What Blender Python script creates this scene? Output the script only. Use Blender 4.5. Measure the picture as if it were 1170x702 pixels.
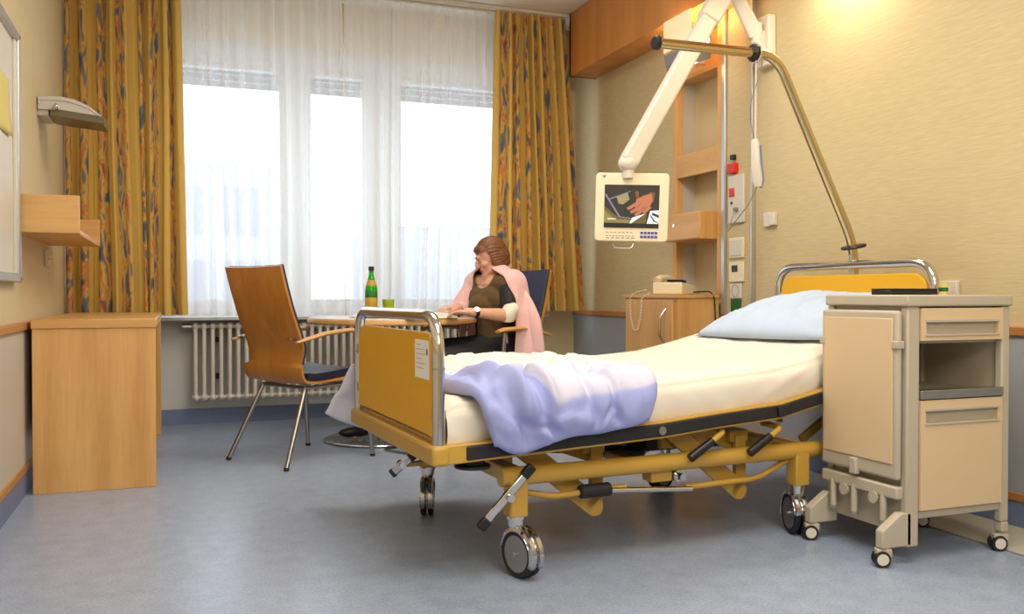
import bpy, bmesh, math, random
from math import sin, cos, pi, radians, sqrt, atan2
from mathutils import Vector, Matrix, noise as mnoise
random.seed(7)
for o in list(bpy.data.objects): bpy.data.objects.remove(o)
S = bpy.context.scene
COL = S.collection

# ------------------------------------------------------------ camera, world, lights, exposure
EYE = 0.85
cam_d = bpy.data.cameras.new('camera'); cam = bpy.data.objects.new('camera', cam_d); COL.objects.link(cam)
cam_d.sensor_width = 36; cam_d.lens = 1013/1170*36; cam_d.clip_start = .02
cam.location = (0, 0, EYE); cam.rotation_euler = (radians(90-.79), 0, radians(-20.8))
S.camera = cam
S.view_settings.view_transform = 'Standard'; S.view_settings.look = 'None'
S.view_settings.gamma = 1; S.view_settings.use_curve_mapping = False
S.view_settings.exposure = 0.0
W = bpy.data.worlds.new('world'); S.world = W; W.use_nodes = True
bg = W.node_tree.nodes['Background']; bg.inputs[0].default_value = (.84, .93, 1, 1); bg.inputs[1].default_value = 4.2
def area(name, loc, rot, sx, sy, power, col, portal=False, spread=None):
    l = bpy.data.lights.new(name, 'AREA'); l.shape = 'RECTANGLE'; l.size = sx; l.size_y = sy
    l.energy = power; l.color = col
    if portal: l.cycles.is_portal = True
    if spread: l.spread = radians(spread)
    o = bpy.data.objects.new(name, l); COL.objects.link(o); o.location = loc; o.rotation_euler = rot
    return o
area('window_portal', (1.15, 6.30, 1.6), (radians(-90), 0, 0), 3.1, 1.8, 1, (1, 1, 1), portal=True)
area('ceiling_fill_light', (1.2, 1.2, 2.80), (0, 0, 0), 1.5, 1.5, 60, (1, .935, .83))  # unseen area light under the ceiling, added as warm interior fill
area('rear_fill_light', (.7, -1.2, 2.4), (radians(62), 0, radians(-8)), 1.6, 1.0, 52, (1, .94, .85))  # tilted area light behind the camera, added to fill the room
area('ceiling_fill_light_window', (1.2, 3.6, 2.80), (0, 0, 0), 1.0, 1.0, 38, (1, .935, .83))  # second out-of-view fill light, added under the ceiling nearer the window
area('bed_downlight', (2.76, 3.28, 2.415), (radians(6), radians(8), 0), .09, .5, 11, (1, .87, .58))

# ------------------------------------------------------------ materials
def lin(c):
    return tuple(((v/255)/12.92 if v/255 <= .04045 else ((v/255+.055)/1.055)**2.4) for v in c)
def newmat(name):
    m = bpy.data.materials.new(name); m.use_nodes = True
    nt = m.node_tree; return m, nt, nt.nodes['Principled BSDF']
def N(nt, t, **k):
    n = nt.nodes.new(t)
    for a, b in k.items(): setattr(n, a, b)
    return n
def mat(name, c, rough=.5, metal=0, bump=0, bscale=60, var=0, vscale=4, spec=.5, emit=0, trans=0, sub=0, sheen=0):
    m, nt, p = newmat(name); col = lin(c)
    p.inputs['Base Color'].default_value = (*col, 1)
    p.inputs['Roughness'].default_value = rough; p.inputs['Metallic'].default_value = metal
    p.inputs['Specular IOR Level'].default_value = spec
    if sheen: p.inputs['Sheen Weight'].default_value = sheen
    tc = N(nt, 'ShaderNodeTexCoord')
    if sub:
        p.inputs['Subsurface Weight'].default_value = sub; p.inputs['Subsurface Radius'].default_value = (.01, .004, .002)
    if emit:
        p.inputs['Emission Color'].default_value = (*col, 1); p.inputs['Emission Strength'].default_value = emit
    if trans: p.inputs['Transmission Weight'].default_value = trans
    ns = N(nt, 'ShaderNodeTexNoise'); ns.inputs['Scale'].default_value = vscale; ns.inputs['Detail'].default_value = 4
    nt.links.new(tc.outputs['Object'], ns.inputs['Vector'])
    if not var: var = .02
    hs = N(nt, 'ShaderNodeMixRGB', blend_type='MIX')
    hs.inputs[1].default_value = (*[v*(1-var) for v in col], 1); hs.inputs[2].default_value = (*[min(1, v*(1+var)) for v in col], 1)
    nt.links.new(ns.outputs['Fac'], hs.inputs[0]); nt.links.new(hs.outputs[0], p.inputs['Base Color'])
    if bump:
        nb = N(nt, 'ShaderNodeTexNoise'); nb.inputs['Scale'].default_value = bscale; nb.inputs['Detail'].default_value = 3
        nt.links.new(tc.outputs['Object'], nb.inputs['Vector'])
        bp = N(nt, 'ShaderNodeBump'); bp.inputs['Strength'].default_value = bump; bp.inputs['Distance'].default_value = .004
        nt.links.new(nb.outputs['Fac'], bp.inputs['Height']); nt.links.new(bp.outputs[0], p.inputs['Normal'])
    return m
def wood(name, c1, c2, axis='z', rough=.38, scale=1.0):
    m, nt, p = newmat(name)
    tc = N(nt, 'ShaderNodeTexCoord'); mp = N(nt, 'ShaderNodeMapping')
    s = {'x': (1.0, 14, 14), 'y': (14, 1.0, 14), 'z': (14, 14, 1.0)}[axis]
    mp.inputs['Scale'].default_value = tuple(v*scale for v in s)
    nt.links.new(tc.outputs['Object'], mp.inputs['Vector'])
    n1 = N(nt, 'ShaderNodeTexNoise'); n1.inputs['Scale'].default_value = .55; n1.inputs['Detail'].default_value = 3; n1.inputs['Roughness'].default_value = .5
    n2 = N(nt, 'ShaderNodeTexNoise'); n2.inputs['Scale'].default_value = 6; n2.inputs['Detail'].default_value = 6; n2.inputs['Roughness'].default_value = .7
    for n in (n1, n2): nt.links.new(mp.outputs[0], n.inputs['Vector'])
    ad = N(nt, 'ShaderNodeMath', operation='MULTIPLY_ADD'); ad.inputs[1].default_value = .45
    nt.links.new(n2.outputs['Fac'], ad.inputs[0]); nt.links.new(n1.outputs['Fac'], ad.inputs[2])
    cr = N(nt, 'ShaderNodeValToRGB'); cr.color_ramp.elements[0].position = .5; cr.color_ramp.elements[1].position = .9
    cr.color_ramp.elements[0].color = (*lin(c1), 1); cr.color_ramp.elements[1].color = (*lin(c2), 1)
    nt.links.new(ad.outputs[0], cr.inputs[0]); nt.links.new(cr.outputs[0], p.inputs['Base Color'])
    p.inputs['Roughness'].default_value = rough
    return m
M = {}
M['wall'] = mat('wallpaper_cream', (208, 190, 148), .75, bump=.12, bscale=160, var=.015, vscale=2)
def wallpaper():
    m, nt, p = newmat('woven_wallpaper')
    tc = N(nt, 'ShaderNodeTexCoord'); mp = N(nt, 'ShaderNodeMapping'); mp.inputs['Scale'].default_value = (8, 8, 110)
    nt.links.new(tc.outputs['Object'], mp.inputs[0])
    n = N(nt, 'ShaderNodeTexNoise'); n.inputs['Scale'].default_value = 1.6; n.inputs['Detail'].default_value = 4
    nt.links.new(mp.outputs[0], n.inputs['Vector'])
    cr = N(nt, 'ShaderNodeValToRGB'); cr.color_ramp.elements[0].position = .35; cr.color_ramp.elements[1].position = .7
    cr.color_ramp.elements[0].color = (*lin((197, 179, 136)), 1); cr.color_ramp.elements[1].color = (*lin((207, 190, 148)), 1)
    nt.links.new(n.outputs['Fac'], cr.inputs[0]); nt.links.new(cr.outputs[0], p.inputs['Base Color'])
    bp = N(nt, 'ShaderNodeBump'); bp.inputs['Strength'].default_value = .12; bp.inputs['Distance'].default_value = .002
    nt.links.new(n.outputs['Fac'], bp.inputs['Height']); nt.links.new(bp.outputs[0], p.inputs['Normal'])
    p.inputs['Roughness'].default_value = .7
    return m
M['wallpaper'] = wallpaper()
M['ceiling'] = mat('ceiling_paint', (232, 228, 220), .9)
M['sillwall'] = mat('grey_white_wall', (205, 203, 198), .7)
M['panelgrey'] = mat('grey_wall_panel', (158, 161, 165), .5)
M['panelbeige'] = mat('beige_wall_panel', (196, 190, 176), .5)
M['blue'] = mat('blue_lino_skirting', (112, 126, 160), .5, var=.12, vscale=60)
M['strip'] = mat('pale_floor_strip', (178, 174, 158), .5)
M['wood_z'] = wood('beech_vertical', (200, 148, 84), (224, 178, 112), 'z')
M['wood_y'] = wood('beech_along', (196, 144, 80), (220, 174, 108), 'y')
M['wood_x'] = wood('beech_across', (196, 144, 80), (220, 174, 108), 'x')
M['wood_bulk'] = wood('cherry_bulkhead', (184, 116, 52), (208, 142, 72), 'z', .4, .8)
M['wood_dark'] = wood('beech_rail', (170, 112, 55), (196, 138, 76), 'y')
M['ply'] = wood('chair_plywood', (176, 112, 42), (208, 146, 72), 'z', .3, .7)
M['chrome'] = mat('chrome', (206, 206, 206), .12, 1)
M['steel'] = mat('brushed_steel', (176, 174, 168), .3, 1)
M['brass'] = mat('warm_chrome_tube', (206, 186, 140), .2, 1)
M['gold'] = mat('ochre_lacquered_steel', (190, 150, 62), .38, var=.03)
M['ochre'] = mat('ochre_panel', (226, 170, 26), .42, var=.03, vscale=3)
M['black'] = mat('black_plastic', (22, 22, 24), .4)
M['rubber'] = mat('black_rubber', (28, 28, 30), .6)
M['navy'] = mat('navy_upholstery', (42, 50, 74), .6, bump=.15, bscale=400)
M['navyseat'] = mat('dark_seat_leather', (34, 38, 54), .38)
M['sheet'] = mat('white_sheet', (228, 220, 204), .85, bump=.08, bscale=25)
M['pillow'] = mat('pale_blue_pillow', (184, 201, 226), .85, bump=.08, bscale=25)
M['cabgrey'] = mat('grey_beige_laminate', (182, 172, 152), .5)
M['cabcream'] = mat('cream_laminate', (212, 186, 148), .45)
M['cabdark'] = mat('cabinet_inner', (176, 166, 146), .55)
M['white'] = mat('white_plastic', (214, 207, 192), .4)
M['cream'] = mat('cream_plastic', (236, 222, 190), .4)
M['alu'] = mat('aluminium', (196, 196, 194), .35, .8)
M['lampgrey'] = mat('light_grey_lamp', (196, 190, 184), .4)
M['greyplast'] = mat('grey_plastic', (130, 130, 128), .5)
M['radiator'] = mat('radiator_enamel', (222, 216, 204), .4)
M['frame'] = mat('window_frame_white', (216, 222, 230), .5)
M['shutter'] = mat('grey_shutter', (120, 130, 144), .6)
M['red'] = mat('red_plastic', (214, 36, 26), .4)
M['green'] = mat('green_plastic', (14, 96, 44), .4)
M['paper'] = mat('paper', (242, 240, 232), .8)
M['yellowpaper'] = mat('yellow_paper', (216, 200, 120), .8)
M['ink'] = mat('grey_ink', (120, 118, 114), .8)
M['skin'] = mat('skin', (222, 166, 136), .5, sub=.08, var=.05, vscale=20)
M['lip'] = mat('lip', (176, 92, 82), .45)
M['hair'] = mat('auburn_hair', (114, 70, 34), .45, bump=.4, bscale=90, var=.35, vscale=40)
M['shirt'] = mat('olive_brown_shirt', (98, 74, 40), .8)
M['trousers'] = mat('black_trousers', (26, 24, 26), .7)
M['pink'] = mat('pink_cardigan', (236, 190, 186), .9, bump=.2, bscale=200, sheen=.2)
M['pinkin'] = mat('pink_seam', (206, 140, 130), .9)
M['bandage'] = mat('white_bandage', (232, 228, 206), .9, bump=.3, bscale=80)
M['lime'] = mat('lime_plastic', (170, 190, 20), .35)
M['label'] = mat('bottle_label', (196, 150, 50), .5)
M['labelg'] = mat('bottle_label_green', (40, 120, 40), .5)
M['eyewhite'] = mat('eye_white', (230, 226, 220), .3)
M['eyedark'] = mat('eye_iris', (50, 36, 26), .2)
M['keyblue'] = mat('blue_key', (60, 70, 170), .5)
M['display'] = mat('dark_display', (24, 18, 26), .15)
M['yellowgreen'] = mat('pale_yellow_plastic', (222, 208, 120), .5)
def glass_mat(name, col, rough=.03, mix=.5):
    m, nt, p = newmat(name)
    p.inputs['Base Color'].default_value = (*lin(col), 1); p.inputs['Roughness'].default_value = rough
    tr = N(nt, 'ShaderNodeBsdfTransparent'); tr.inputs[0].default_value = (*lin(col), 1)
    mx = N(nt, 'ShaderNodeMixShader'); mx.inputs[0].default_value = mix
    out = nt.nodes['Material Output']
    nt.links.new(tr.outputs[0], mx.inputs[1]); nt.links.new(p.outputs[0], mx.inputs[2]); nt.links.new(mx.outputs[0], out.inputs[0])
    return m
M['pane'] = glass_mat('window_glass', (250, 252, 255), .02, .06)
M['bottle'] = glass_mat('green_bottle_glass', (50, 200, 50), .05, .55)
M['clearglass'] = glass_mat('clear_glass_base', (190, 200, 200), .05, .45)
def sheer_mat():
    m, nt, p = newmat('sheer_voile'); nt.nodes.remove(p)
    out = nt.nodes['Material Output']
    tr = N(nt, 'ShaderNodeBsdfTransparent'); tr.inputs[0].default_value = (1, 1, 1, 1)
    df = N(nt, 'ShaderNodeBsdfDiffuse'); df.inputs[0].default_value = (.93, .91, .86, 1)
    tl = N(nt, 'ShaderNodeBsdfTranslucent'); tl.inputs[0].default_value = (.93, .93, .93, 1)
    m1 = N(nt, 'ShaderNodeMixShader'); m1.inputs[0].default_value = .42
    nt.links.new(df.outputs[0], m1.inputs[1]); nt.links.new(tl.outputs[0], m1.inputs[2])
    lw = N(nt, 'ShaderNodeLayerWeight'); lw.inputs[0].default_value = .45
    mr = N(nt, 'ShaderNodeMapRange'); mr.inputs[3].default_value = .57; mr.inputs[4].default_value = .88
    nt.links.new(lw.outputs['Facing'], mr.inputs[0])
    m2 = N(nt, 'ShaderNodeMixShader'); nt.links.new(mr.outputs[0], m2.inputs[0])
    nt.links.new(tr.outputs[0], m2.inputs[1]); nt.links.new(m1.outputs[0], m2.inputs[2])
    nt.links.new(m2.outputs[0], out.inputs[0]); return m
M['sheer'] = sheer_mat()
def drape_mat():
    m, nt, p = newmat('patterned_drape'); L = nt.links.new
    uv = N(nt, 'ShaderNodeUVMap'); sp = N(nt, 'ShaderNodeSeparateXYZ'); L(uv.outputs[0], sp.inputs[0])
    # vertical bands every 0.17 m of cloth
    dv = N(nt, 'ShaderNodeMath', operation='DIVIDE'); dv.inputs[1].default_value = .235; L(sp.outputs[0], dv.inputs[0])
    fr = N(nt, 'ShaderNodeMath', operation='FRACT'); L(dv.outputs[0], fr.inputs[0])
    sb = N(nt, 'ShaderNodeMath', operation='SUBTRACT'); sb.inputs[1].default_value = .5; L(fr.outputs[0], sb.inputs[0])
    ab = N(nt, 'ShaderNodeMath', operation='ABSOLUTE'); L(sb.outputs[0], ab.inputs[0])
    mp = N(nt, 'ShaderNodeMapping'); mp.inputs['Scale'].default_value = (20, 6, 1); L(uv.outputs[0], mp.inputs[0])
    nz = N(nt, 'ShaderNodeTexNoise'); nz.inputs['Scale'].default_value = 1; nz.inputs['Detail'].default_value = 2; nz.inputs['Distortion'].default_value = .6
    L(mp.outputs[0], nz.inputs['Vector'])
    band = N(nt, 'ShaderNodeMath', operation='MULTIPLY_ADD'); band.inputs[1].default_value = .14
    L(nz.outputs['Fac'], band.inputs[0]); L(ab.outputs[0], band.inputs[2])
    bm_ = N(nt, 'ShaderNodeValToRGB'); bm_.color_ramp.interpolation = 'LINEAR'
    bm_.color_ramp.elements[0].position = .29; bm_.color_ramp.elements[0].color = (1, 1, 1, 1)
    bm_.color_ramp.elements[1].position = .33; bm_.color_ramp.elements[1].color = (0, 0, 0, 1); L(band.outputs[0], bm_.inputs[0])
    cr = N(nt, 'ShaderNodeValToRGB'); e = cr.color_ramp.elements
    e[0].position = .30; e[0].color = (*lin((82, 96, 116)), 1); e[1].position = .42; e[1].color = (*lin((134, 130, 116)), 1)
    for pos, c in ((.45, (204, 166, 92)), (.52, (214, 168, 82)), (.56, (202, 116, 66)), (.60, (204, 158, 84)), (.64, (104, 106, 108)), (.72, (160, 78, 48))):
        x = e.new(pos); x.color = (*lin(c), 1)
    L(nz.outputs['Fac'], cr.inputs[0])
    mx = N(nt, 'ShaderNodeMixRGB'); L(bm_.outputs[0], mx.inputs[0]); mx.inputs[1].default_value = (*lin((216, 180, 92)), 1); L(cr.outputs[0], mx.inputs[2])
    L(mx.outputs[0], p.inputs['Base Color']); p.inputs['Roughness'].default_value = .75
    tl = N(nt, 'ShaderNodeBsdfTranslucent'); L(mx.outputs[0], tl.inputs[0])
    ms = N(nt, 'ShaderNodeMixShader'); ms.inputs[0].default_value = .16
    L(p.outputs[0], ms.inputs[1]); L(tl.outputs[0], ms.inputs[2]); L(ms.outputs[0], nt.nodes['Material Output'].inputs[0])
    return m
M['drape'] = drape_mat()
def floor_mat():
    m, nt, p = newmat('blue_grey_linoleum'); L = nt.links.new
    tc = N(nt, 'ShaderNodeTexCoord')
    n1 = N(nt, 'ShaderNodeTexNoise'); n1.inputs['Scale'].default_value = 120; n1.inputs['Detail'].default_value = 4; n1.inputs['Roughness'].default_value = .7
    n2 = N(nt, 'ShaderNodeTexNoise'); n2.inputs['Scale'].default_value = 14; n2.inputs['Detail'].default_value = 5
    for n in (n1, n2): L(tc.outputs['Object'], n.inputs['Vector'])
    ad = N(nt, 'ShaderNodeMath', operation='MULTIPLY_ADD'); ad.inputs[1].default_value = .35; L(n2.outputs['Fac'], ad.inputs[0]); L(n1.outputs['Fac'], ad.inputs[2])
    cr = N(nt, 'ShaderNodeValToRGB'); cr.color_ramp.elements[0].position = .45; cr.color_ramp.elements[1].position = .9
    cr.color_ramp.elements[0].color = (*lin((122, 136, 160)), 1); cr.color_ramp.elements[1].color = (*lin((170, 182, 204)), 1)
    L(ad.outputs[0], cr.inputs[0]); L(cr.outputs[0], p.inputs['Base Color'])
    p.inputs['Roughness'].default_value = .3; p.inputs['Specular IOR Level'].default_value = .45
    bp = N(nt, 'ShaderNodeBump'); bp.inputs['Strength'].default_value = .05; bp.inputs['Distance'].default_value = .002
    L(n2.outputs['Fac'], bp.inputs['Height']); L(bp.outputs[0], p.inputs['Normal'])
    return m
M['floor'] = floor_mat()
def duvet_mat():
    m, nt, p = newmat('striped_duvet'); L = nt.links.new
    uv = N(nt, 'ShaderNodeUVMap'); sp = N(nt, 'ShaderNodeSeparateXYZ'); L(uv.outputs[0], sp.inputs[0])
    cr = N(nt, 'ShaderNodeValToRGB'); cr.color_ramp.interpolation = 'LINEAR'; e = cr.color_ramp.elements
    w = lin((228, 222, 210)); l1 = lin((200, 200, 222)); l2 = lin((160, 168, 222))
    e[0].position = 0; e[0].color = (*w, 1); e[1].position = 1; e[1].color = (*l2, 1)
    for pos, c in ((.655, w), (.67, l1), (.885, l1), (.892, l2)): x = e.new(pos); x.color = (*c, 1)
    L(sp.outputs[1], cr.inputs[0]); L(cr.outputs[0], p.inputs['Base Color']); p.inputs['Roughness'].default_value = .85
    tc = N(nt, 'ShaderNodeTexCoord'); nb = N(nt, 'ShaderNodeTexNoise'); nb.inputs['Scale'].default_value = 22; nb.inputs['Detail'].default_value = 3
    L(tc.outputs['Object'], nb.inputs['Vector']); bp = N(nt, 'ShaderNodeBump'); bp.inputs['Strength'].default_value = .2; bp.inputs['Distance'].default_value = .01
    L(nb.outputs['Fac'], bp.inputs['Height']); L(bp.outputs[0], p.inputs['Normal'])
    return m
M['duvet'] = duvet_mat()
M['duvetside'] = mat('pale_lilac_cotton', (222, 222, 236), .85, bump=.1, bscale=30)
def emi(name, c, s):
    m, nt, p = newmat(name); p.inputs['Base Color'].default_value = (*lin(c), 1)
    p.inputs['Emission Color'].default_value = (*lin(c), 1); p.inputs['Emission Strength'].default_value = s
    return m
M['lampglow'] = emi('lit_diffuser', (255, 236, 190), 3.0)
M['lampshade'] = emi('lit_translucent_shade', (250, 225, 180), .25)
for k, c in dict(scr_dark=(34, 30, 22), scr_black=(6, 6, 8), scr_hand=(158, 98, 66), scr_hand2=(104, 62, 42), scr_yellow=(120, 108, 58),
                 scr_olive=(86, 76, 34), scr_white=(196, 202, 212), scr_lilac=(110, 108, 138), scr_card=(128, 122, 84)).items():
    M[k] = emi(k, c, .6)

# ------------------------------------------------------------ mesh builder
MATS = {}          # root object -> world matrix
def rootmat(o):
    while o is not None:
        if o.name in MATS: return MATS[o.name]
        o = o.parent
    return Matrix.Identity(4)
class B:
    def __init__(s): s.bm = bmesh.new(); s.uvs = None; s.mi = 0
    def _mark(s, n0):
        s.bm.faces.ensure_lookup_table()
        for f in s.bm.faces[n0:]: f.material_index = s.mi
    def box(s, x0, x1, y0, y1, z0, z1, mt=None):
        n0 = len(s.bm.faces)
        vs = [s.bm.verts.new(Vector(p)) for p in ((x0,y0,z0),(x1,y0,z0),(x1,y1,z0),(x0,y1,z0),(x0,y0,z1),(x1,y0,z1),(x1,y1,z1),(x0,y1,z1))]
        if mt:
            for v in vs: v.co = mt @ v.co
        for f in ((0,3,2,1),(4,5,6,7),(0,1,5,4),(1,2,6,5),(2,3,7,6),(3,0,4,7)): s.bm.faces.new([vs[i] for i in f])
        s._mark(n0); return s
    def bar(s, p0, p1, w, h, up=(0, 0, 1)):
        """rectangular bar from p0 to p1"""
        p0, p1 = Vector(p0), Vector(p1); d = p1-p0; L = d.length; x = d.normalized()
        y = Vector(up).cross(x)
        if y.length < 1e-4: y = Vector((0, 1, 0)).cross(x)
        y.normalize(); z = x.cross(y)
        mt = Matrix((x, y, z)).transposed().to_4x4(); mt.translation = p0
        return s.box(0, L, -w/2, w/2, -h/2, h/2, mt)
    def tube(s, pts, r, n=12, caps=True, closed=False, sc=(1, 1)):
        n0 = len(s.bm.faces)
        pts = [Vector(p) for p in pts]; m = len(pts)
        rr = r if isinstance(r, (list, tuple)) else [r]*m
        tans = []
        for i in range(m):
            a = pts[(i-1) % m] if (i > 0 or closed) else pts[0]; b = pts[(i+1) % m] if (i < m-1 or closed) else pts[-1]
            tans.append((b-a).normalized())
        t = tans[0]; up = Vector((0, 0, 1)) if abs(t.z) < .9 else Vector((0, 1, 0))
        nx = up.cross(t).normalized(); rings = []
        for i in range(m):
            t = tans[i]
            nx = (nx - t*nx.dot(t)).normalized(); ny = t.cross(nx)
            rings.append([s.bm.verts.new(pts[i] + (nx*cos(2*pi*k/n)*sc[0]+ny*sin(2*pi*k/n)*sc[1])*rr[i]) for k in range(n)])
        for i in range(m if closed else m-1):
            a, b = rings[i], rings[(i+1) % m]
            for k in range(n): s.bm.faces.new((a[k], a[(k+1) % n], b[(k+1) % n], b[k]))
        if caps and not closed:
            s.bm.faces.new(rings[0][::-1]); s.bm.faces.new(rings[-1])
        s._mark(n0); return s
    def cyl(s, p0, p1, r0, r1=None, n=16): return s.tube([p0, p1], [r0, r0 if r1 is None else r1], n)
    def lathe(s, prof, c=(0, 0, 0), n=24, mt=None):
        n0 = len(s.bm.faces); rings = []
        for r, z in prof:
            if r < 1e-5: rings.append([s.bm.verts.new((0, 0, z))])
            else: rings.append([s.bm.verts.new((r*cos(2*pi*k/n), r*sin(2*pi*k/n), z)) for k in range(n)])
        for a, b in zip(rings, rings[1:]):
            for k in range(n):
                if len(a) == 1 and len(b) == 1: continue
                if len(a) == 1: s.bm.faces.new((a[0], b[(k+1) % n], b[k]))
                elif len(b) == 1: s.bm.faces.new((a[k], a[(k+1) % n], b[0]))
                else: s.bm.faces.new((a[k], a[(k+1) % n], b[(k+1) % n], b[k]))
        T = Matrix.Translation(Vector(c)) @ (mt or Matrix.Identity(4))
        for ring in rings:
            for v in ring: v.co = T @ v.co
        s._mark(n0); return s
    def ell(s, c, r, mt=None, n=16, m=10):
        prof = [(sin(pi*i/m), -cos(pi*i/m)) for i in range(m+1)]; prof[0] = (0, -1); prof[-1] = (0, 1)
        S_ = Matrix.Diagonal((*((r, r, r) if not hasattr(r, '__len__') else r), 1))
        return s.lathe(prof, c, n, (mt or Matrix.Identity(4)) @ S_)
    def cone2(s, p0, p1, r0, r1, n=14):
        """tapered capsule"""
        s.cyl(p0, p1, r0, r1, n); s.ell(p0, r0, n=n, m=8); s.ell(p1, r1, n=n, m=8); return s
    def prism(s, poly, thick, mt=None):
        """poly in local xy, extruded z 0..thick"""
        n0 = len(s.bm.faces)
        a = [s.bm.verts.new((x, y, 0)) for x, y in poly]; b = [s.bm.verts.new((x, y, thick)) for x, y in poly]
        s.bm.faces.new(a[::-1]); s.bm.faces.new(b); k = len(poly)
        for i in range(k): s.bm.faces.new((a[i], a[(i+1) % k], b[(i+1) % k], b[i]))
        if mt:
            for v in a+b: v.co = mt @ v.co
        s._mark(n0); return s
    def grid(s, fn, nu, nv, uvfn=None, wrap=False):
        n0 = len(s.bm.faces)
        vs = [[s.bm.verts.new(Vector(fn(i/nu, j/nv))) for j in range(nv+1)] for i in range(nu+(0 if wrap else 1))]
        K = len(vs)
        uvl = s.bm.loops.layers.uv.verify() if uvfn else None
        for i in range(nu):
            for j in range(nv):
                idx = ((i, j), (i+1, j), (i+1, j+1), (i, j+1))
                f = s.bm.faces.new([vs[a % K][b] for a, b in idx])
                if uvfn:
                    for lp, (a, b) in zip(f.loops, idx): lp[uvl].uv = uvfn(a/nu, b/nv)
        s._mark(n0); return s
    def done(s, name, m, parent=None, smooth=True, bevel=0, solid=0, sub=0, world=False, angle=40, seg=2, recalc=True):
        bm = s.bm
        if world: bm.transform(rootmat(parent).inverted())
        if recalc: bmesh.ops.recalc_face_normals(bm, faces=bm.faces)
        me = bpy.data.meshes.new(name); bm.to_mesh(me); bm.free()
        for x in (m if isinstance(m, (list, tuple)) else [m]): me.materials.append(M[x] if isinstance(x, str) else x)
        if smooth:
            me.shade_smooth()
            try: me.set_sharp_from_angle(angle=radians(angle))
            except Exception: pass
        o = bpy.data.objects.new(name, me); COL.objects.link(o)
        if parent: o.parent = parent
        if solid:
            md = o.modifiers.new('solid', 'SOLIDIFY'); md.thickness = solid; md.offset = 0
        if bevel:
            md = o.modifiers.new('bevel', 'BEVEL'); md.width = bevel; md.segments = seg; md.limit_method = 'ANGLE'
        if sub:
            md = o.modifiers.new('sub', 'SUBSURF'); md.levels = sub; md.render_levels = sub
        return o
def tag(o, label, cat, group=None):
    o['label'] = label; o['category'] = cat
    if group: o['group'] = group
    return o
def thing(name, label, cat, loc=(0, 0, 0), rz=0, group=None):
    o = bpy.data.objects.new(name, None); COL.objects.link(o); o.location = loc; o.rotation_euler = (0, 0, rz)
    o.empty_display_size = .05
    MATS[o.name] = Matrix.Translation(Vector(loc)) @ Matrix.Rotation(rz, 4, 'Z')
    return tag(o, label, cat, group)
def struct(o): o['kind'] = 'structure'; return o
def copy_tree(o, parent=None):
    c = o.copy(); COL.objects.link(c)
    if parent: c.parent = parent
    for ch in [x for x in bpy.data.objects if x.parent == o]: copy_tree(ch, c)
    return c
def rnd(pts, rad, k=5):
    """round the inner corners of a polyline"""
    pts = [Vector(p) for p in pts]; out = [pts[0]]
    for a, b, c in zip(pts, pts[1:], pts[2:]):
        d1 = (a-b); d2 = (c-b); r = min(rad, d1.length*.49, d2.length*.49)
        p, q = b+d1.normalized()*r, b+d2.normalized()*r
        for i in range(k+1):
            t = i/k; out.append(p*(1-t)**2+b*2*t*(1-t)+q*t*t)
    out.append(pts[-1]); return out
def interp(tab, x):
    if x <= tab[0][0]: return tab[0][1]
    for (a, b), (c, d) in zip(tab, tab[1:]):
        if x <= c: return b+(d-b)*(x-a)/(c-a)
    return tab[-1][1]
def smooth_step(a, b, x):
    t = max(0, min(1, (x-a)/(b-a))); return t*t*(3-2*t)
def nz(x, y, z=0): return mnoise.noise(Vector((x, y, z)))

# ------------------------------------------------------------ room shell
XL, XR, YB, YF, H = -.61, 2.87, 6.19, -1.9, 2.87
struct(B().box(XL-.12, XR+.3, YF-.1, YB+.25, -.1, 0).done('floor', 'floor', smooth=False))
struct(B().box(XL-.12, XR+.3, YF-.1, YB+.25, H, H+.1).done('ceiling', 'ceiling', smooth=False))
struct(B().box(XL-.12, XL, YF, YB+.25, 0, H).done('wall_left', 'wall', smooth=False))
struct(B().box(XL-.12, XR+.3, YF-.1, YF, 0, H).done('wall_front', 'wall', smooth=False))
WX0, WX1, WZ0, WZ1 = -.35, 2.45, .70, 2.55
b = B().box(XL, WX0, YB, YB+.25, 0, H).box(WX1, XR+.3, YB, YB+.25, 0, H).box(WX0, WX1, YB, YB+.25, WZ1, H)
struct(b.done('wall_back', 'wall', smooth=False))
struct(B().box(WX0, WX1, YB, YB+.25, 0, WZ0).done('wall_back_sill', 'sillwall', smooth=False))
NY0, NY1 = 4.27, 4.70                                   # shelf niche in the right wall
b = B().box(XR, XR+.3, YF, NY0-.07, 0, H).box(XR, XR+.3, NY1+.05, YB, 0, H).box(XR, XR+.3, NY0-.07, NY1+.05, 2.43, H).box(XR, XR+.3, NY0-.07, NY1+.05, 0, .8)
b.box(XR+.135, XR+.3, NY0-.07, NY1+.05, .8, 2.43)
struct(b.done('wall_right', 'wallpaper', smooth=False))
# wall protection: grey panels, rails, skirting
struct(B().box(XR-.012, XR, YF, YB, .13, .70).done('trim_1', 'panelgrey', smooth=False))
struct(B().box(XR-.024, XR, YF, YB, .70, .735).done('trim_2', 'wood_dark', bevel=.004))
struct(B().box(XR-.020, XR, YF, YB, .10, .13).done('trim_3', 'wood_dark', bevel=.003))
struct(B().box(XR-.014, XR, YF, YB, 0, .10).done('baseboard_right', 'blue', smooth=False))
struct(B().box(XL, XL+.012, YF, YB, .13, .70).done('trim_4', 'panelbeige', smooth=False))
struct(B().box(XL, XL+.024, YF, YB, .70, .735).done('trim_5', 'wood_dark', bevel=.004))
struct(B().box(XL, XL+.020, YF, YB, .10, .13).done('trim_6', 'wood_dark', bevel=.003))
struct(B().box(XL, XL+.014, YF, YB, 0, .10).done('baseboard_left', 'blue', smooth=False))
struct(B().box(XL+.014, XR-.014, YB-.014, YB, 0, .10).done('baseboard_back', 'blue', smooth=False))
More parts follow.
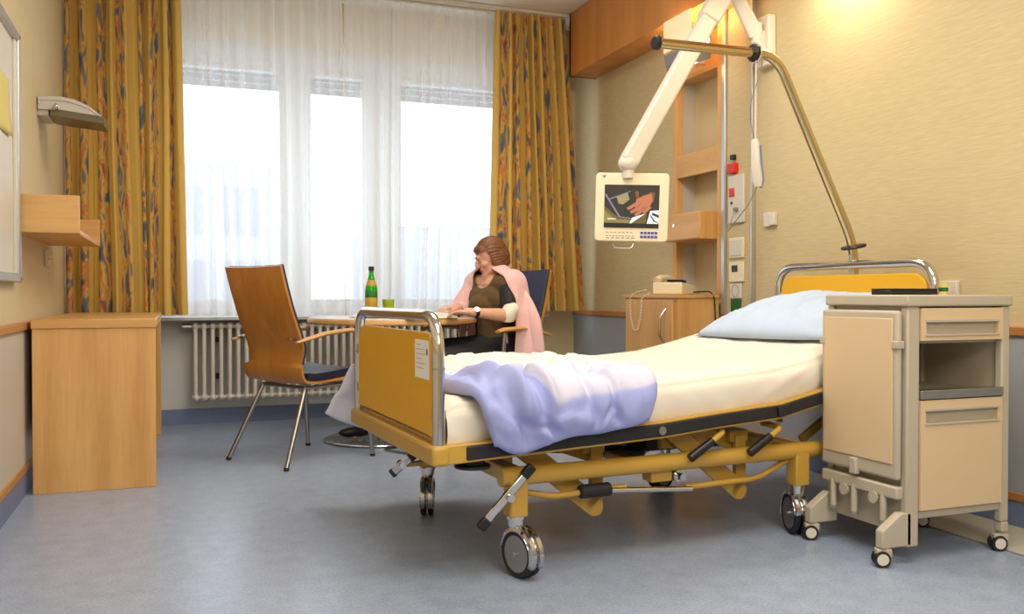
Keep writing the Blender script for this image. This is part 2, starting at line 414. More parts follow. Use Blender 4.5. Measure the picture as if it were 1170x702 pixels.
struct(B().box(2.57, XR-.014, YF, 2.95, 0, .008).done('trim_7', 'strip', bevel=.003))
# bulkhead over the right wall
b = B().box(2.66, 2.685, YF, 5.84, 2.42, H).box(2.685, XR, YF, 5.84, 2.42, 2.445).box(2.66, XR, 5.815, 5.84, 2.42, H)
struct(b.done('trim_bulkhead', 'wood_bulk', bevel=.002))
# window
wf = thing('window_1', 'wide white framed three part window behind sheer curtains', 'window', (1.1, YB+.12, WZ0)); struct(wf)
b = B(); y0, y1 = YB+.08, YB+.15
b.box(WX0, WX1, y0, y1, WZ0, WZ0+.07).box(WX0, WX1, y0, y1, 2.40, WZ1)
for xa, xb in ((WX0, WX0+.07), (.71, .85), (1.28, 1.49), (WX1-.07, WX1)): b.box(xa, xb, y0, y1, WZ0+.07, 2.40)
b.done('window_frame', 'frame', wf, world=True, bevel=.004)
PANES = ((WX0+.07, .71), (.85, 1.28), (1.49, WX1-.07))
for xa, xb in PANES:
    B().box(xa, xb, YB+.11, YB+.118, WZ0+.07, 2.40).done('pane', 'pane', wf, world=True, smooth=False)
    b = B()
    for i in range(4): b.box(xa-.005, xb+.005, YB+.17, YB+.182, 2.265+i*.045, 2.308+i*.045)
    b.done('roller_shutter', 'shutter', wf, world=True, bevel=.004)
    s_ = B().box(xa, xb, y0-.01, y1, WZ0+.07, WZ0+.12).box(xa, xb, y0-.01, y1, 2.37, 2.40)
    s_.box(xa, xa+.035, y0-.01, y1, WZ0+.12, 2.37).box(xb-.035, xb, y0-.01, y1, WZ0+.12, 2.37)
    s_.done('sash', 'frame', wf, world=True, bevel=.004)
struct(B().box(XL, XR-.3, 5.99, YB+.08, .685, .708).done('window_sill', 'sillwall', bevel=.004))
# far building outside
bd = thing('office_building', 'pale grey building with rows of windows far outside', 'building', (3.5, 26, -6))
B().box(-8, 2.9, 24, 30, -6, 4.2).box(6.2, 20, 27, 33, -6, 3.0).done('wall', mat('pale_render', (140, 148, 160), .9), bd, world=True, smooth=False)
mw = mat('far_glass', (100, 112, 128), .3)
for i in range(7):
    for k in range(3):
        B().box(-7.2+i*1.4, -6.3+i*1.4, 23.95, 24.05, -1.4+k*1.9, -.2+k*1.9).done('window', mw, bd, world=True, smooth=False)

# ------------------------------------------------------------ curtains
def curtain(name, xt, xb, Y, z0, z1, nf, amp, m, seed, label, cat, group, tilt=0):
    rs = random.Random(seed)
    ws = [rs.uniform(.6, 1.5) for _ in range(nf)]; tot = sum(ws); ed = [0]
    for w in ws: ed.append(ed[-1]+w/tot)
    am = [rs.uniform(.55, 1.15)*amp for _ in range(nf)]; ph = [rs.uniform(-.3, .3) for _ in range(nf)]
    K = 10; nu = nf*K; nv = 26
    def P(u, v):
        z = z0+(z1-z0)*v
        i = min(nf-1, int(u*nf)); f = u*nf-i
        x_ = ed[i]+(ed[i+1]-ed[i])*f
        gather = .45+.55*(1-v)**.5
        # folds merge and lean slightly with height
        lean = .035*nz(u*nf*.35+seed, z*.55)*(1-v*.85)
        xa = xt[0]+(xt[1]-xt[0])*x_; xc = xb[0]+(xb[1]-xb[0])*x_
        x = xa*v+xc*(1-v)+lean*(sin(pi*u)**.5 if 0 < u < 1 else 0)
        A = am[i]*(sin(pi*f))**1.0*gather*(1 if i % 2 else -1)
        y = Y + A*(1+.3*nz(i*3.1+seed, z*1.3)) + .008*nz(x*9, z*2.2, seed)
        x += .25*A*sin(2*pi*f)*(.6+ph[i])
        return (x, y, z)
    L = [0]
    for i in range(nu):
        a = Vector(P(i/nu, .5)); c = Vector(P((i+1)/nu, .5)); L.append(L[-1]+(c-a).length)
    o = B().grid(P, nu, nv, uvfn=lambda u, v: (L[min(nu, round(u*nu))]+seed*.07, z0+(z1-z0)*v)).done(name, m, smooth=True, angle=180, recalc=False)
    tag(o, label, cat, group); return o
curtain('sheer_curtain', (-.05, 1.045), (-.05, 1.09), 5.93, .715, 2.84, 25, .034, 'sheer', 3, 'white sheer curtain covering left half of the window', 'curtain', 'sheer curtains')
curtain('sheer_curtain', (1.06, 2.16), (1.03, 2.14), 5.94, .715, 2.84, 26, .034, 'sheer', 5, 'white sheer curtain covering right half of the window', 'curtain', 'sheer curtains')
curtain('drape', (-.606, .04), (-.606, .075), 5.86, .725, 2.84, 17, .06, 'drape', 11, 'ochre patterned drape on left of window behind the desk', 'curtain', 'patterned drapes')
curtain('drape', (2.10, 2.64), (2.05, 2.80), 5.87, .735, 2.84, 18, .055, 'drape', 23, 'ochre patterned drape on right of window behind seated woman', 'curtain', 'patterned drapes')
rl = B().box(XL+.01, 2.65, 5.84, 5.885, 2.845, 2.868).box(XL+.01, 2.65, 5.915, 5.96, 2.845, 2.868).done('curtain_rail', 'white', bevel=.003)
tag(rl, 'white double curtain rail fixed along the ceiling above window', 'curtain rail')

# ------------------------------------------------------------ radiator
rd = thing('radiator', 'cream column radiator below the window behind the chair', 'radiator', (1.05, 6.1, .16))
x0, x1 = .12, 2.02; n = 37
for i in range(n):
    x = x0+(x1-x0)*i/(n-1); b = B()
    for y in (6.045, 6.10):
        b.cyl((x, y, .19), (x, y, .63), .0125, n=10)
    b.ell((x, 6.072, .645), (.024, .05, .026), n=12, m=8).ell((x, 6.072, .185), (.024, .05, .026), n=12, m=8)
    b.done('column', 'radiator', rd, world=True)
B().cyl((x0-.05, 6.072, .645), (x1+.03, 6.072, .645), .012).done('header_pipe', 'radiator', rd, world=True)
B().cyl((x0-.02, 6.072, .185), (x1+.02, 6.072, .185), .012).done('header_pipe', 'radiator', rd, world=True)
B().cyl((x0-.08, 6.072, .645), (x0-.02, 6.072, .645), .018).done('vent_valve', 'steel', rd, world=True)
for x in (.26, 1.9):
    for z in (.54, .30): B().box(x-.012, x+.012, 6.10, YB, z, z+.03).done('wall_bracket', 'rubber', rd, world=True)

# ------------------------------------------------------------ desk, shelf, whiteboard, lamp (left wall)
dk = thing('desk', 'beech desk with solid side panel in front of the left drape', 'desk', (-.33, 5.0, 0))
B().box(-.572, -.078, 4.215, 5.80, .705, .745).done('desk_top', 'wood_x', dk, world=True, bevel=.003)
B().box(-.568, -.082, 4.222, 4.247, 0, .705).done('side_panel', 'wood_z', dk, world=True, bevel=.002)
B().box(-.568, -.082, 5.76, 5.785, 0, .705).done('side_panel', 'wood_z', dk, world=True, bevel=.002)
B().box(-.568, -.548, 4.247, 5.76, .25, .705).done('back_panel', 'wood_y', dk, world=True, bevel=.002)
B().box(-.545, -.095, 4.25, 4.75, .55, .70).done('drawer', 'wood_y', dk, world=True, bevel=.003)
sh = thing('wall_shelf', 'small beech wall shelf with raised ends above the desk', 'shelf', (XL, 4.6, 1.11))
B().box(XL, -.375, 4.1, 5.16, 1.105, 1.125).done('shelf_board', 'wood_y', sh, world=True, bevel=.002)
B().box(XL, -.37, 4.085, 4.11, 1.105, 1.262).done('end_panel', 'wood_x', sh, world=True, bevel=.002)
B().box(XL, -.37, 5.14, 5.165, 1.105, 1.245).done('end_panel', 'wood_x', sh, world=True, bevel=.002)
wb = thing('whiteboard', 'white notice board in aluminium frame on the left wall', 'notice board', (XL, 3.5, 1.4))
B().box(XL, XL+.012, 2.4, 4.04, .93, 1.87).done('board', 'white', wb, world=True, smooth=False)
b = B().box(XL, XL+.03, 4.03, 4.07, .90, 1.90).box(XL, XL+.03, 2.4, 4.03, .90, .935).box(XL, XL+.03, 2.4, 4.03, 1.865, 1.90).box(XL, XL+.03, 2.36, 2.4, .90, 1.90)
b.done('frame', 'alu', wb, world=True, bevel=.004)
B().box(XL+.012, XL+.022, 3.99, 4.03, .935, 1.865).done('inner_edge', 'white', wb, world=True, bevel=.002)
B().cyl((XL+.03, 4.045, .915), (XL+.034, 4.045, .915), .008, n=10).cyl((XL+.03, 4.045, 1.885), (XL+.034, 4.045, 1.885), .008, n=10).done('screw_cap', 'greyplast', wb, world=True)
b = B()
b.grid(lambda u, v: (XL+.0135+.012*(1-v)**2*u, 3.70+.20*u, 1.46+.22*v), 8, 8)
b.done('note', 'yellowpaper', solid=.0006)
nt_ = bpy.data.objects['note']; nt_.name = 'paper_note'; tag(nt_, 'yellow paper note pinned on the notice board', 'note')
b = B()
wl = thing('wall_lamp', 'grey curved wall lamp mounted above the shelf on left wall', 'lamp', (XL, 4.87, 1.76))
# rounded hood (profile in x-z, extruded along y)
prof = [(0, .02), (.0, .058), (.10, .062), (.16, .052), (.22, .025), (.275, -.018)]
inner = [(.275, -.026), (.215, .012), (.15, .034), (.10, .042), (.01, .038), (.01, .02)]
mtx = Matrix.Translation((XL+.005, 4.99, 1.735)) @ Matrix.Rotation(radians(90), 4, 'X')
B().prism(prof+inner, .26, mtx).done('hood', 'lampgrey', wl, world=True, bevel=.003)
for yy in (4.735, 4.985):
    pr = [(0, -.005), (.0, .056), (.10, .060), (.16, .050), (.22, .023), (.275, -.020), (.10, -.002)]
    B().prism(pr, .008, Matrix.Translation((XL+.005, yy+.008, 1.735)) @ Matrix.Rotation(radians(90), 4, 'X')).done('end_cap', 'lampgrey', wl, world=True, bevel=.002)
B().box(XL, XL+.05, 4.75, 4.98, 1.705, 1.77).done('mounting_box', 'lampgrey', wl, world=True, bevel=.004)
g = glass_mat('smoked_diffuser', (120, 110, 80), .25, .75)
B().prism([(.05, -.03), (.285, -.055), (.29, -.02), (.055, .015)], .24, Matrix.Translation((XL+.005, 4.98, 1.735)) @ Matrix.Rotation(radians(90), 4, 'X')).done('diffuser', g, wl, world=True, bevel=.002)
B().cyl((XL+.085, 4.735, 1.745), (XL+.085, 4.715, 1.745), .014).ell((XL+.085, 4.715, 1.745), .012).done('knob', 'chrome', wl, world=True)
so = thing('wall_socket', 'white double socket on left wall under the shelf', 'socket', (XL, 5.05, 1.03))
B().box(XL, XL+.012, 4.95, 5.12, .99, 1.075).done('plate', 'white', so, world=True, bevel=.003)
for y in (4.995, 5.075):
    B().cyl((XL+.012, y, 1.032), (XL+.016, y, 1.032), .028, n=20).done('socket_face', 'cream', so, world=True)
    B().cyl((XL+.016, y-.008, 1.032), (XL+.0168, y-.008, 1.032), .004, n=8).cyl((XL+.016, y+.008, 1.032), (XL+.0168, y+.008, 1.032), .004, n=8).done('pin_hole', 'black', so, world=True)

# ------------------------------------------------------------ niche shelving, locker (right wall)
nc = thing('niche_shelving', 'tall beech framed shelf niche set in the right wall', 'shelving', (XR, 4.5, .8))
B().box(XR-.012, XR+.13, NY0-.065, NY0, .852, 2.42).done('side_post', 'wood_z', nc, world=True, bevel=.002)
B().box(XR-.012, XR+.03, NY1, NY1+.045, .852, 2.42).done('side_post', 'wood_z', nc, world=True, bevel=.002)
B().box(XR+.03, XR+.132, NY1, NY1+.02, .852, 2.42).done('inner_side', 'panelbeige', nc, world=True, smooth=False)
B().box(XR+.12, XR+.132, NY0, NY1, .852, 2.14).done('back_panel', 'wall', nc, world=True, smooth=False)
B().box(XR+.118, XR+.132, NY0, NY1, 2.16, 2.42).done('back_panel', 'wood_z', nc, world=True, smooth=False)
B().box(XR-.01, XR+.12, NY0, NY1, 2.135, 2.16).done('shelf', 'wood_y', nc, world=True, bevel=.002)
B().box(XR-.012, XR+.012, NY0, NY1, 1.555, 1.69).done('front_rail', 'wood_y', nc, world=True, bevel=.002)
B().box(XR, XR+.12, NY0, NY1, 1.645, 1.66).done('shelf', 'wood_y', nc, world=True, bevel=.002)
# lockable box
lb = B().box(2.748, XR+.12, NY0+.004, 4.66, 1.165, 1.322).done('lock_box', 'wood_z', nc, world=True, bevel=.003)
B().box(2.742, 2.75, NY0+.006, 4.655, 1.17, 1.318).done('door', 'wood_y', lb, world=True, bevel=.002)
B().cyl((2.744, 4.53, 1.255), (2.734, 4.53, 1.255), .011, n=14).done('lock', 'chrome', lb, world=True)
B().box(2.76, 2.80, 4.33, 4.44, 1.3225, 1.3245).done('sticker', 'yellowpaper', lb, world=True)
lk = thing('bedside_locker', 'low beech cupboard with a chrome handle beneath the niche shelving', 'cupboard', (2.72, 4.5, 0))
B().box(2.58, XR-.026, 4.225, 4.83, .02, .832).done('carcass', 'wood_z', lk, world=True, bevel=.002)
B().box(2.565, XR-.026, 4.215, 4.84, .832, .852).done('top_board', 'wood_y', lk, world=True, bevel=.002)
dr = B().box(2.562, 2.58, 4.26, 4.79, .06, .822).done('door', 'wood_z', lk, world=True, bevel=.003)
B().tube(rnd([(2.565, 4.33, .77), (2.53, 4.335, .73), (2.53, 4.335, .61), (2.565, 4.33, .57)], .05), .007, 10).done('handle', 'chrome', dr, world=True)
B().box(2.60, XR-.03, 4.24, 4.82, 0, .02).done('plinth', 'black', lk, world=True)
# telephone
ph = thing('telephone', 'cream desk telephone with coiled cord on the beech cupboard', 'telephone', (2.735, 4.50, .852), radians(-60))
body = B()
body.prism([(-.11, 0), (.11, 0), (.11, .03), (.03, .055), (-.11, .07)], .19, Matrix.Translation((-.095, 0, 0)) @ Matrix(((0, 0, 1, 0), (1, 0, 0, 0), (0, 1, 0, 0), (0, 0, 0, 1))))
bo = body.done('phone_body', 'cream', ph, bevel=.008, seg=3)
# display and keypad on the sloped top
B().box(-.02, .08, -.085, -.035, .062, .075, Matrix.Rotation(radians(-8), 4, 'X')).done('display', 'display', ph, bevel=.003)
for i in range(4):
    for k in range(5):
        B().box(-.02+k*.021, -.005+k*.021, -.01+i*.022, .004+i*.022, .052-i*.007, .062-i*.007).done('key', 'white', ph, bevel=.002)
B().tube([(-.065, -.11, .075), (-.065, -.07, .095), (-.065, 0, .10), (-.065, .07, .088), (-.065, .115, .05)], [.026, .02, .017, .02, .028], 14).done('handset', 'cream', ph)
cp = [(2.63, 4.66, .88), (2.57, 4.70, .862), (2.548, 4.71, .84), (2.545, 4.70, .72), (2.545, 4.665, .64), (2.545, 4.62, .64), (2.545, 4.585, .72), (2.548, 4.575, .84), (2.60, 4.56, .862)]
cp = rnd(cp, .03, 6); pts = []
tot = 0; out = []
for a, c in zip(cp, cp[1:]):
    seg = max(1, int((c-a).length/.003))
    for i in range(seg): out.append(a.lerp(c, i/seg))
pts = [p+Vector((.005*cos(i*1.1), .006*sin(i*1.1), 0)) for i, p in enumerate(out)]
B().tube(pts, .0022, 6).done('coiled_cord', 'cream', ph, world=True)
B().tube(rnd([(2.79, 4.40, .865), (2.80, 4.25, .87), (2.80, 4.205, .84), (2.81, 4.20, .60), (2.82, 4.20, .4)], .04), .004, 8).done('line_cord', 'black', ph, world=True)

# supply panel with sockets
pn = thing('supply_panel', 'vertical supply panel with aluminium edges and sockets beside niche', 'panel', (XR, 4.05, .2))
B().box(XR-.016, XR, 3.935, 4.165, .74, 2.42).done('panel', 'wallpaper', pn, world=True, bevel=.002)
B().box(XR-.034, XR, 4.165, 4.20, .74, 2.42).done('edge_profile', 'alu', pn, world=True, bevel=.005)
B().box(XR-.028, XR, 3.925, 3.937, .74, 2.42).done('edge_profile', 'alu', pn, world=True, bevel=.002)
XP = XR-.016
def plate(name, y0, y1, z0, z1, m='cream', t=.012): return B().box(XP-t, XP, y0, y1, z0, z1).done(name, m, pn, world=True, bevel=.003)
u1 = plate('nurse_call_unit', 3.995, 4.135, 1.24, 1.50, 'white', .016)
B().box(XP-.024, XP-.016, 4.075, 4.115, 1.385, 1.43, Matrix.Identity(4)).done('red_label', 'red', u1, world=True, bevel=.002)
B().cyl((XP-.016, 4.10, 1.35), (XP-.018, 4.10, 1.35), .009, n=12).done('jack_hole', 'black', u1, world=True)
B().cyl((XP-.016, 4.05, 1.31), (XP-.035, 4.05, 1.31), .012, n=12).done('plug', 'greyplast', u1, world=True)
B().box(XP-.03, XP, 4.06, 4.125, 1.51, 1.565).done('call_button', 'red', pn, world=True, bevel=.004)
B().box(XP-.022, XP, 4.08, 4.11, 1.585, 1.612).done('switch', 'black', pn, world=True, bevel=.002)
u2 = plate('light_switch', 4.00, 4.13, 1.05, 1.16); B().box(XP-.018, XP-.012, 4.015, 4.115, 1.062, 1.148).done('rocker', 'white', u2, world=True, bevel=.003)
u3 = plate('network_socket', 4.00, 4.13, .92, 1.03); B().box(XP-.015, XP-.012, 4.05, 4.10, .975, 1.01).done('port', 'black', u3, world=True)
u4 = plate('power_socket', 4.02, 4.12, .83, .91, 'white')
B().lathe([(.0, -.006), (.026, -.006), (.03, 0), (.034, .0)], (XP-.0125, 4.07, .87), 20, Matrix.Rotation(radians(-90), 4, 'Y')).done('socket_face', 'greyplast', u4, world=True)
B().box(XP-.014, XP, 4.03, 4.11, .74, .825).done('earth_socket', 'green', pn, world=True, bevel=.003)
# double switch on the wall
sw = thing('call_switch', 'small white switch pair on the wall right of supply panel', 'switch', (XR, 3.80, 1.25))
B().box(XR-.02, XR, 3.79, 3.84, 1.20, 1.275).done('switch_body', 'white', sw, world=True, bevel=.004)
B().box(XR-.026, XR, 3.745, 3.785, 1.205, 1.27).done('switch_body', 'white', sw, world=True, bevel=.004)
so2 = thing('power_outlet', 'white outlet on the right wall just over the cabinet top', 'socket', (XR, 2.7, .87))
B().box(XR-.02, XR, 2.62, 2.73, .83, .905).done('plate', 'white', so2, world=True, bevel=.003)
B().cyl((XR-.02, 2.675, .868), (XR-.022, 2.675, .868), .026, n=20).done('socket_face', 'cream', so2, world=True)

# reading lamp under the bulkhead
rdl = thing('reading_lamp', 'lit reading lamp with white shade beside the bulkhead', 'lamp', (2.75, 4.3, 2.3))
b = B()
b.prism([(4.16, 2.225), (4.45, 2.225), (4.45, 2.405), (4.16, 2.405)], .008, Matrix(((0, 0, 1, 2.615), (1, 0, 0, 0), (0, 1, 0, 0), (0, 0, 0, 1))))
b.done('shade', 'lampshade', rdl, world=True, bevel=.004)
mtx = Matrix(((1, 0, 0, 0), (0, 0, 1, 0), (0, 1, 0, 0), (0, 0, 0, 1)))
hd = [(2.62, 2.225), (2.628, 2.17), (2.645, 2.125), (2.665, 2.115), (2.74, 2.145), (2.74, 2.225)]
for yy in (4.155, 4.44): B().prism(hd, .012, Matrix.Translation((0, yy, 0)) @ mtx).done('end_cap', 'greyplast', rdl, world=True, bevel=.002)
B().prism([(2.622, 2.215), (2.630, 2.17), (2.648, 2.13), (2.665, 2.12), (2.668, 2.128), (2.652, 2.14), (2.638, 2.175), (2.630, 2.215)], .273, Matrix.Translation((0, 4.167, 0)) @ mtx).done('reflector', 'greyplast', rdl, world=True, bevel=.001)
B().prism([(2.665, 2.12), (2.738, 2.149), (2.738, 2.157), (2.665, 2.13)], .273, Matrix.Translation((0, 4.167, 0)) @ mtx).done('diffuser', 'lampglow', rdl, world=True)
B().box(2.735, XR+.0, 4.40, 4.445, 2.18, 2.22).box(2.74, 2.75, 4.17, 4.44, 2.16, 2.26).done('mounting_plate', 'white', rdl, world=True, bevel=.003)
area('reading_lamp_light', (2.70, 4.30, 2.235), (radians(180), 0, 0), .10, .25, 5, (1, .75, .35)).parent = None

# ------------------------------------------------------------ monitor on swing arm
ma = thing('monitor_arm', 'white jointed swing arm mounted high on the right wall', 'arm', (XR, 3.82, 2.1))
mb = B().box(XR-.05, XR, 3.76, 3.87, 2.02, 2.28).done('wall_bracket', 'white', ma, world=True, bevel=.01, seg=3)
B().cyl((2.79, 3.815, 2.06), (2.79, 3.815, 2.24), .028).box(2.79, 2.83, 3.79, 3.84, 2.10, 2.20).done('pivot', 'white', ma, world=True, bevel=.004)
EL = Vector((2.684, 3.898, 2.46)); PV = Vector((2.79, 3.815, 2.17)); MJ = Vector((2.110, 3.93, 1.505))
B().bar(PV, EL, .05, .075).done('upper_arm', 'white', ma, world=True, bevel=.012, seg=3)
B().ell(EL, .055).cyl(EL-Vector((0, .05, 0)), EL+Vector((0, .05, 0)), .05).done('elbow', 'white', ma, world=True)
e2 = EL+Vector((-.04, -.03, -.03))
B().bar(e2, MJ, .075, .09).done('lower_arm', 'white', ma, world=True, bevel=.014, seg=3)
B().bar(e2+(MJ-e2)*.02, e2+(MJ-e2)*.20, .09, .105).done('arm_cover', 'white', ma, world=True, bevel=.014, seg=3)
B().ell(MJ, (.05, .045, .045)).cyl(MJ, MJ-Vector((0, 0, .075)), .03, .026).done('monitor_joint', 'white', ma, world=True)
# monitor: local x = right, y = away from viewer, z = up
mo = thing('patient_monitor', 'cream framed screen terminal hanging from the white swing arm', 'monitor', (2.135, 3.935, 1.287), radians(-27))
mo.rotation_euler = (radians(2), radians(1.6), radians(-27))
w2, h2 = .182, .171
def rrect(w, h, r, k=5):
    out = []
    for cx, cy, a0 in ((w-r, h-r, 0), (-w+r, h-r, 90), (-w+r, -h+r, 180), (w-r, -h+r, 270)):
        for i in range(k+1):
            a = radians(a0+90*i/k); out.append((cx+r*cos(a), cy+r*sin(a)))
    return out
XZ = Matrix(((1, 0, 0, 0), (0, 0, 1, 0), (0, 1, 0, 0), (0, 0, 0, 1)))
B().prism(rrect(w2, h2, .02), .035, XZ).done('bezel', 'cream', mo, bevel=.006, seg=3)
B().prism(rrect(w2-.03, h2-.03, .02), .03, Matrix.Translation((0, .035, 0)) @ XZ).done('back_housing', 'cream', mo, bevel=.006)
sx0, sx1, sz0, sz1 = -.137, .135, -.102, .112
def sp_(u, v): return (sx0+(sx1-sx0)*u, sz0+(sz1-sz0)*v)
def scr_poly(b, mi, pts, off): b.mi = mi; b.prism([sp_(*p) for p in pts], .0004, Matrix.Translation((0, -.0010-off*.0005, 0)) @ XZ)
b = B(); names = ['scr_dark', 'scr_black', 'scr_hand', 'scr_hand2', 'scr_yellow', 'scr_olive', 'scr_white', 'scr_lilac', 'scr_card']
scr_poly(b, 0, [(0, 0), (1, 0), (1, 1), (0, 1)], 0)
scr_poly(b, 5, [(0, .10), (0, .5), (.15, .35), (.28, .22), (.5, .22), (.78, .36), (.76, .10)], 1)
scr_poly(b, 4, [(0, .10), (0, .42), (.1, .3), (.2, .2), (.46, .18), (.46, .1)], 2)
scr_poly(b, 0, [(.25, .3), (.12, .55), (.3, .42), (.5, .3), (.48, .24), (.36, .24)], 2)
scr_poly(b, 7, [(0, .78), (.03, .78), (.30, .26), (.52, .23), (.52, .215), (.27, .24)], 3)
scr_poly(b, 8, [(.22, .72), (.42, .82), (.46, .66), (.34, .54), (.26, .56)], 3)
scr_poly(b, 7, [(.08, .67), (.48, .86), (.48, .845), (.10, .65)], 4)
scr_poly(b, 3, [(.55, .84), (.62, .86), (.64, .66), (.84, .84), (.92, .82), (.9, .62), (.74, .52), (.6, .6)], 3)
scr_poly(b, 2, [(.58, .66), (.72, .76), (.86, .80), (.88, .64), (.82, .46), (.72, .40), (.62, .36), (.56, .42)], 4)
for (a, c, d, e_) in ((.60, .62, .44, .44), (.66, .56, .50, .36), (.72, .5, .58, .30), (.8, .5, .72, .37)):
    scr_poly(b, 2, [(a, c), (a+.07, c-.02), (d+.055, e_), (d, e_-.03), (d-.03, e_+.02)], 5)
for (a, c, d, e_) in ((.665, .57, .505, .385), (.72, .50, .58, .33), (.775, .5, .67, .38)):
    scr_poly(b, 3, [(a, c), (a+.012, c), (d+.012, e_), (d, e_)], 6)
scr_poly(b, 6, [(.46, .10), (.52, .24), (.76, .34), (.56, .16), (.5, .10)], 5)
scr_poly(b, 6, [(.78, .10), (.84, .40), (1, .42), (1, .10)], 5)
scr_poly(b, 1, [(.88, .36), (1, .30), (1, .24), (.87, .31)], 6)
scr_poly(b, 0, [(.84, .3), (.9, .16), (1, .11), (1, .12), (.92, .18), (.86, .3)], 6)
scr_poly(b, 6, [(.06, .215), (.22, .215), (.22, .195), (.07, .19)], 4)
scr_poly(b, 1, [(0, 0), (1, 0), (1, .10), (0, .11)], 7)
b.mi = 0
so3 = b.done('screen', names, mo, smooth=False)
for r_ in range(2):
    for k in range(5):
        B().box(.046+k*.0175, .060+k*.0175, -.003, 0, -.132-r_*.02, -.120-r_*.02).done('key', 'keyblue', mo, bevel=.002)
b = B()
for k in range(7): b.box(-.125+k*.02, -.112+k*.02, -.0012, 0, -.127, -.124)
for k in range(9): b.box(-.125+k*.016, -.114+k*.016, -.0012, 0, -.145, -.142)
for k in range(6): b.box(-.125+k*.025, -.108+k*.025, -.0012, 0, -.155, -.152)
b.done('printed_marks', 'ink', mo, smooth=False)
B().prism([(-.152, .158), (-.130, .158), (-.141, .142)], .001, Matrix.Translation((0, -.001, 0)) @ XZ).done('emblem', 'greyplast', mo, smooth=False)
B().tube(rnd([(-.095, .02, -.16), (-.085, .0, -.205), (.01, .0, -.205), (.015, .02, -.16)], .02), .0035, 8).done('handle', 'steel', mo)
B().cyl((0.0-.01, .05, .17), (-.01, .05, .19), .02).done('mount', 'white', mo)

# ------------------------------------------------------------ chair (local: +x is forward)
def make_chair(label, group):
    t = thing('armchair', label, 'chair', (0, 0, 0), 0, group)
    # side profile of the plywood shell: (x, z) from top of back to seat front
    ctrl = [(-.335, .985), (-.312, .90), (-.268, .76), (-.222, .645), (-.195, .575), (-.200, .52), (-.205, .46), (-.180, .408), (-.11, .396), (.0, .402), (.14, .415), (.235, .412)]
    cv = rnd([(x, 0, z) for x, z in ctrl], .06, 4)
    def width(i):
        z = cv[i].z; f = i/len(cv)
        return .225 - .02*smooth_step(.6, .5, z) if z > .5 else .235
    def shell(off0, off1, trim=0, a=0, e=1):
        b = B(); n = len(cv); i0, i1 = int(a*n), int(e*(n-1))
        idx = list(range(i0, i1+1)); K = 8
        def pt(i, s, o):
            p = cv[i]; q0 = cv[max(0, i-1)]; q1 = cv[min(n-1, i+1)]; tg = (q1-q0).normalized()
            nn = Vector((-tg.z, 0, tg.x)); nn = -nn if nn.x < 0 and p.z > .5 else nn
            nn = Vector((-tg.z, 0, tg.x))          # points forward / up
            w = width(i)-trim; curve = .022*(s*s) if p.z > .5 else .008*s*s
            return p + nn*(o+curve*(1 if True else 0)) + Vector((0, s*w, 0))
        for o in (off0, off1): pass
        rows = [[[b.bm.verts.new(pt(i, -1+2*k/K, o)) for k in range(K+1)] for i in idx] for o in (off0, off1)]
        m = len(idx)
        for r in range(2):
            for i in range(m-1):
                for k in range(K): b.bm.faces.new((rows[r][i][k], rows[r][i+1][k], rows[r][i+1][k+1], rows[r][i][k+1]))
        for i in range(m-1):
            for k in (0, K): b.bm.faces.new((rows[0][i][k], rows[0][i+1][k], rows[1][i+1][k], rows[1][i][k]))
        for i in (0, m-1):
            for k in range(K): b.bm.faces.new((rows[0][i][k], rows[0][i][k+1], rows[1][i][k+1], rows[1][i][k]))
        return b
    shell(0, .012).done('plywood_shell', 'ply', t, angle=50)
    n = len(cv); sp_i = next(i for i, p in enumerate(cv) if p.z < .50)/n
    shell(.013, .032, .008, 0.01, sp_i).done('back_cushion', 'navy', t, angle=50, bevel=.004)
    si = next(i for i, p in enumerate(cv) if p.x > -.165 and p.z < .43)/n
    shell(.013, .052, .006, si, 1).done('seat_cushion', 'navyseat', t, angle=50, bevel=.010, seg=3)
    for sy in (-1, 1):
        B().tube([(-.12, sy*.17, .385), (-.285, sy*.235, .012)], .0115, 12).done('leg', 'steel', t)
        B().cyl((-.285, sy*.235, .014), (-.289, sy*.237, 0), .013).done('foot_cap', 'rubber', bpy.data.objects[bpy.data.objects[-1].name] if False else [x for x in COL.objects if x.parent == t][-1])
        lg = B().tube(rnd([(.13, sy*.2, .385), (.19, sy*.235, .375), (.215, sy*.25, .34), (.245, sy*.265, .012)], .05), .0115, 12).done('leg', 'steel', t)
        B().cyl((.245, sy*.265, .014), (.246, sy*.265, 0), .013).done('foot_cap', 'rubber', lg)
        B().tube([(.20, sy*.245, .37), (.185, sy*.262, .645)], .0115, 12).done('arm_post', 'steel', t)
        # curved wooden arm
        ap = [(-.245, .262, .618), (-.18, .262, .632), (-.08, .268, .655), (.06, .272, .668), (.20, .268, .664), (.25, .262, .655)]
        B().tube([(x, sy*y, z) for x, y, z in ap], [.011, .017, .02, .022, .022, .015], 12, sc=(1.15, .55)).done('armrest', 'wood_x', t)
        B().cyl((-.212, sy*.20, .632), (-.212, sy*.262, .630), .006, n=8).cyl((-.232, sy*.195, .632), (-.240, sy*.195, .632), .008, n=10).done('arm_bolt', 'steel', t)
    b = B().tube([(-.12, -.17, .383), (-.12, .17, .383)], .010, 10).tube([(.13, -.2, .385), (.13, .2, .385)], .010, 10)
    b.tube([(-.12, -.17, .383), (.13, -.2, .385)], .010, 10).tube([(-.12, .17, .383), (.13, .2, .385)], .010, 10)
    b.done('under_frame', 'steel', t)
    return t
ch1 = make_chair('empty beech armchair with dark seat left of the bed', 'armchairs at the round table')
ch1.location = (.622, 4.72, 0); ch1.rotation_euler = (0, 0, radians(31))
ch2 = copy_tree(ch1); ch2['label'] = 'beech armchair with blue back in which the woman sits'
CHA = radians(180+32); CHF = radians(180+15)
ch2.location = (1.66, 4.75, 0); ch2.rotation_euler = (0, 0, CHA)

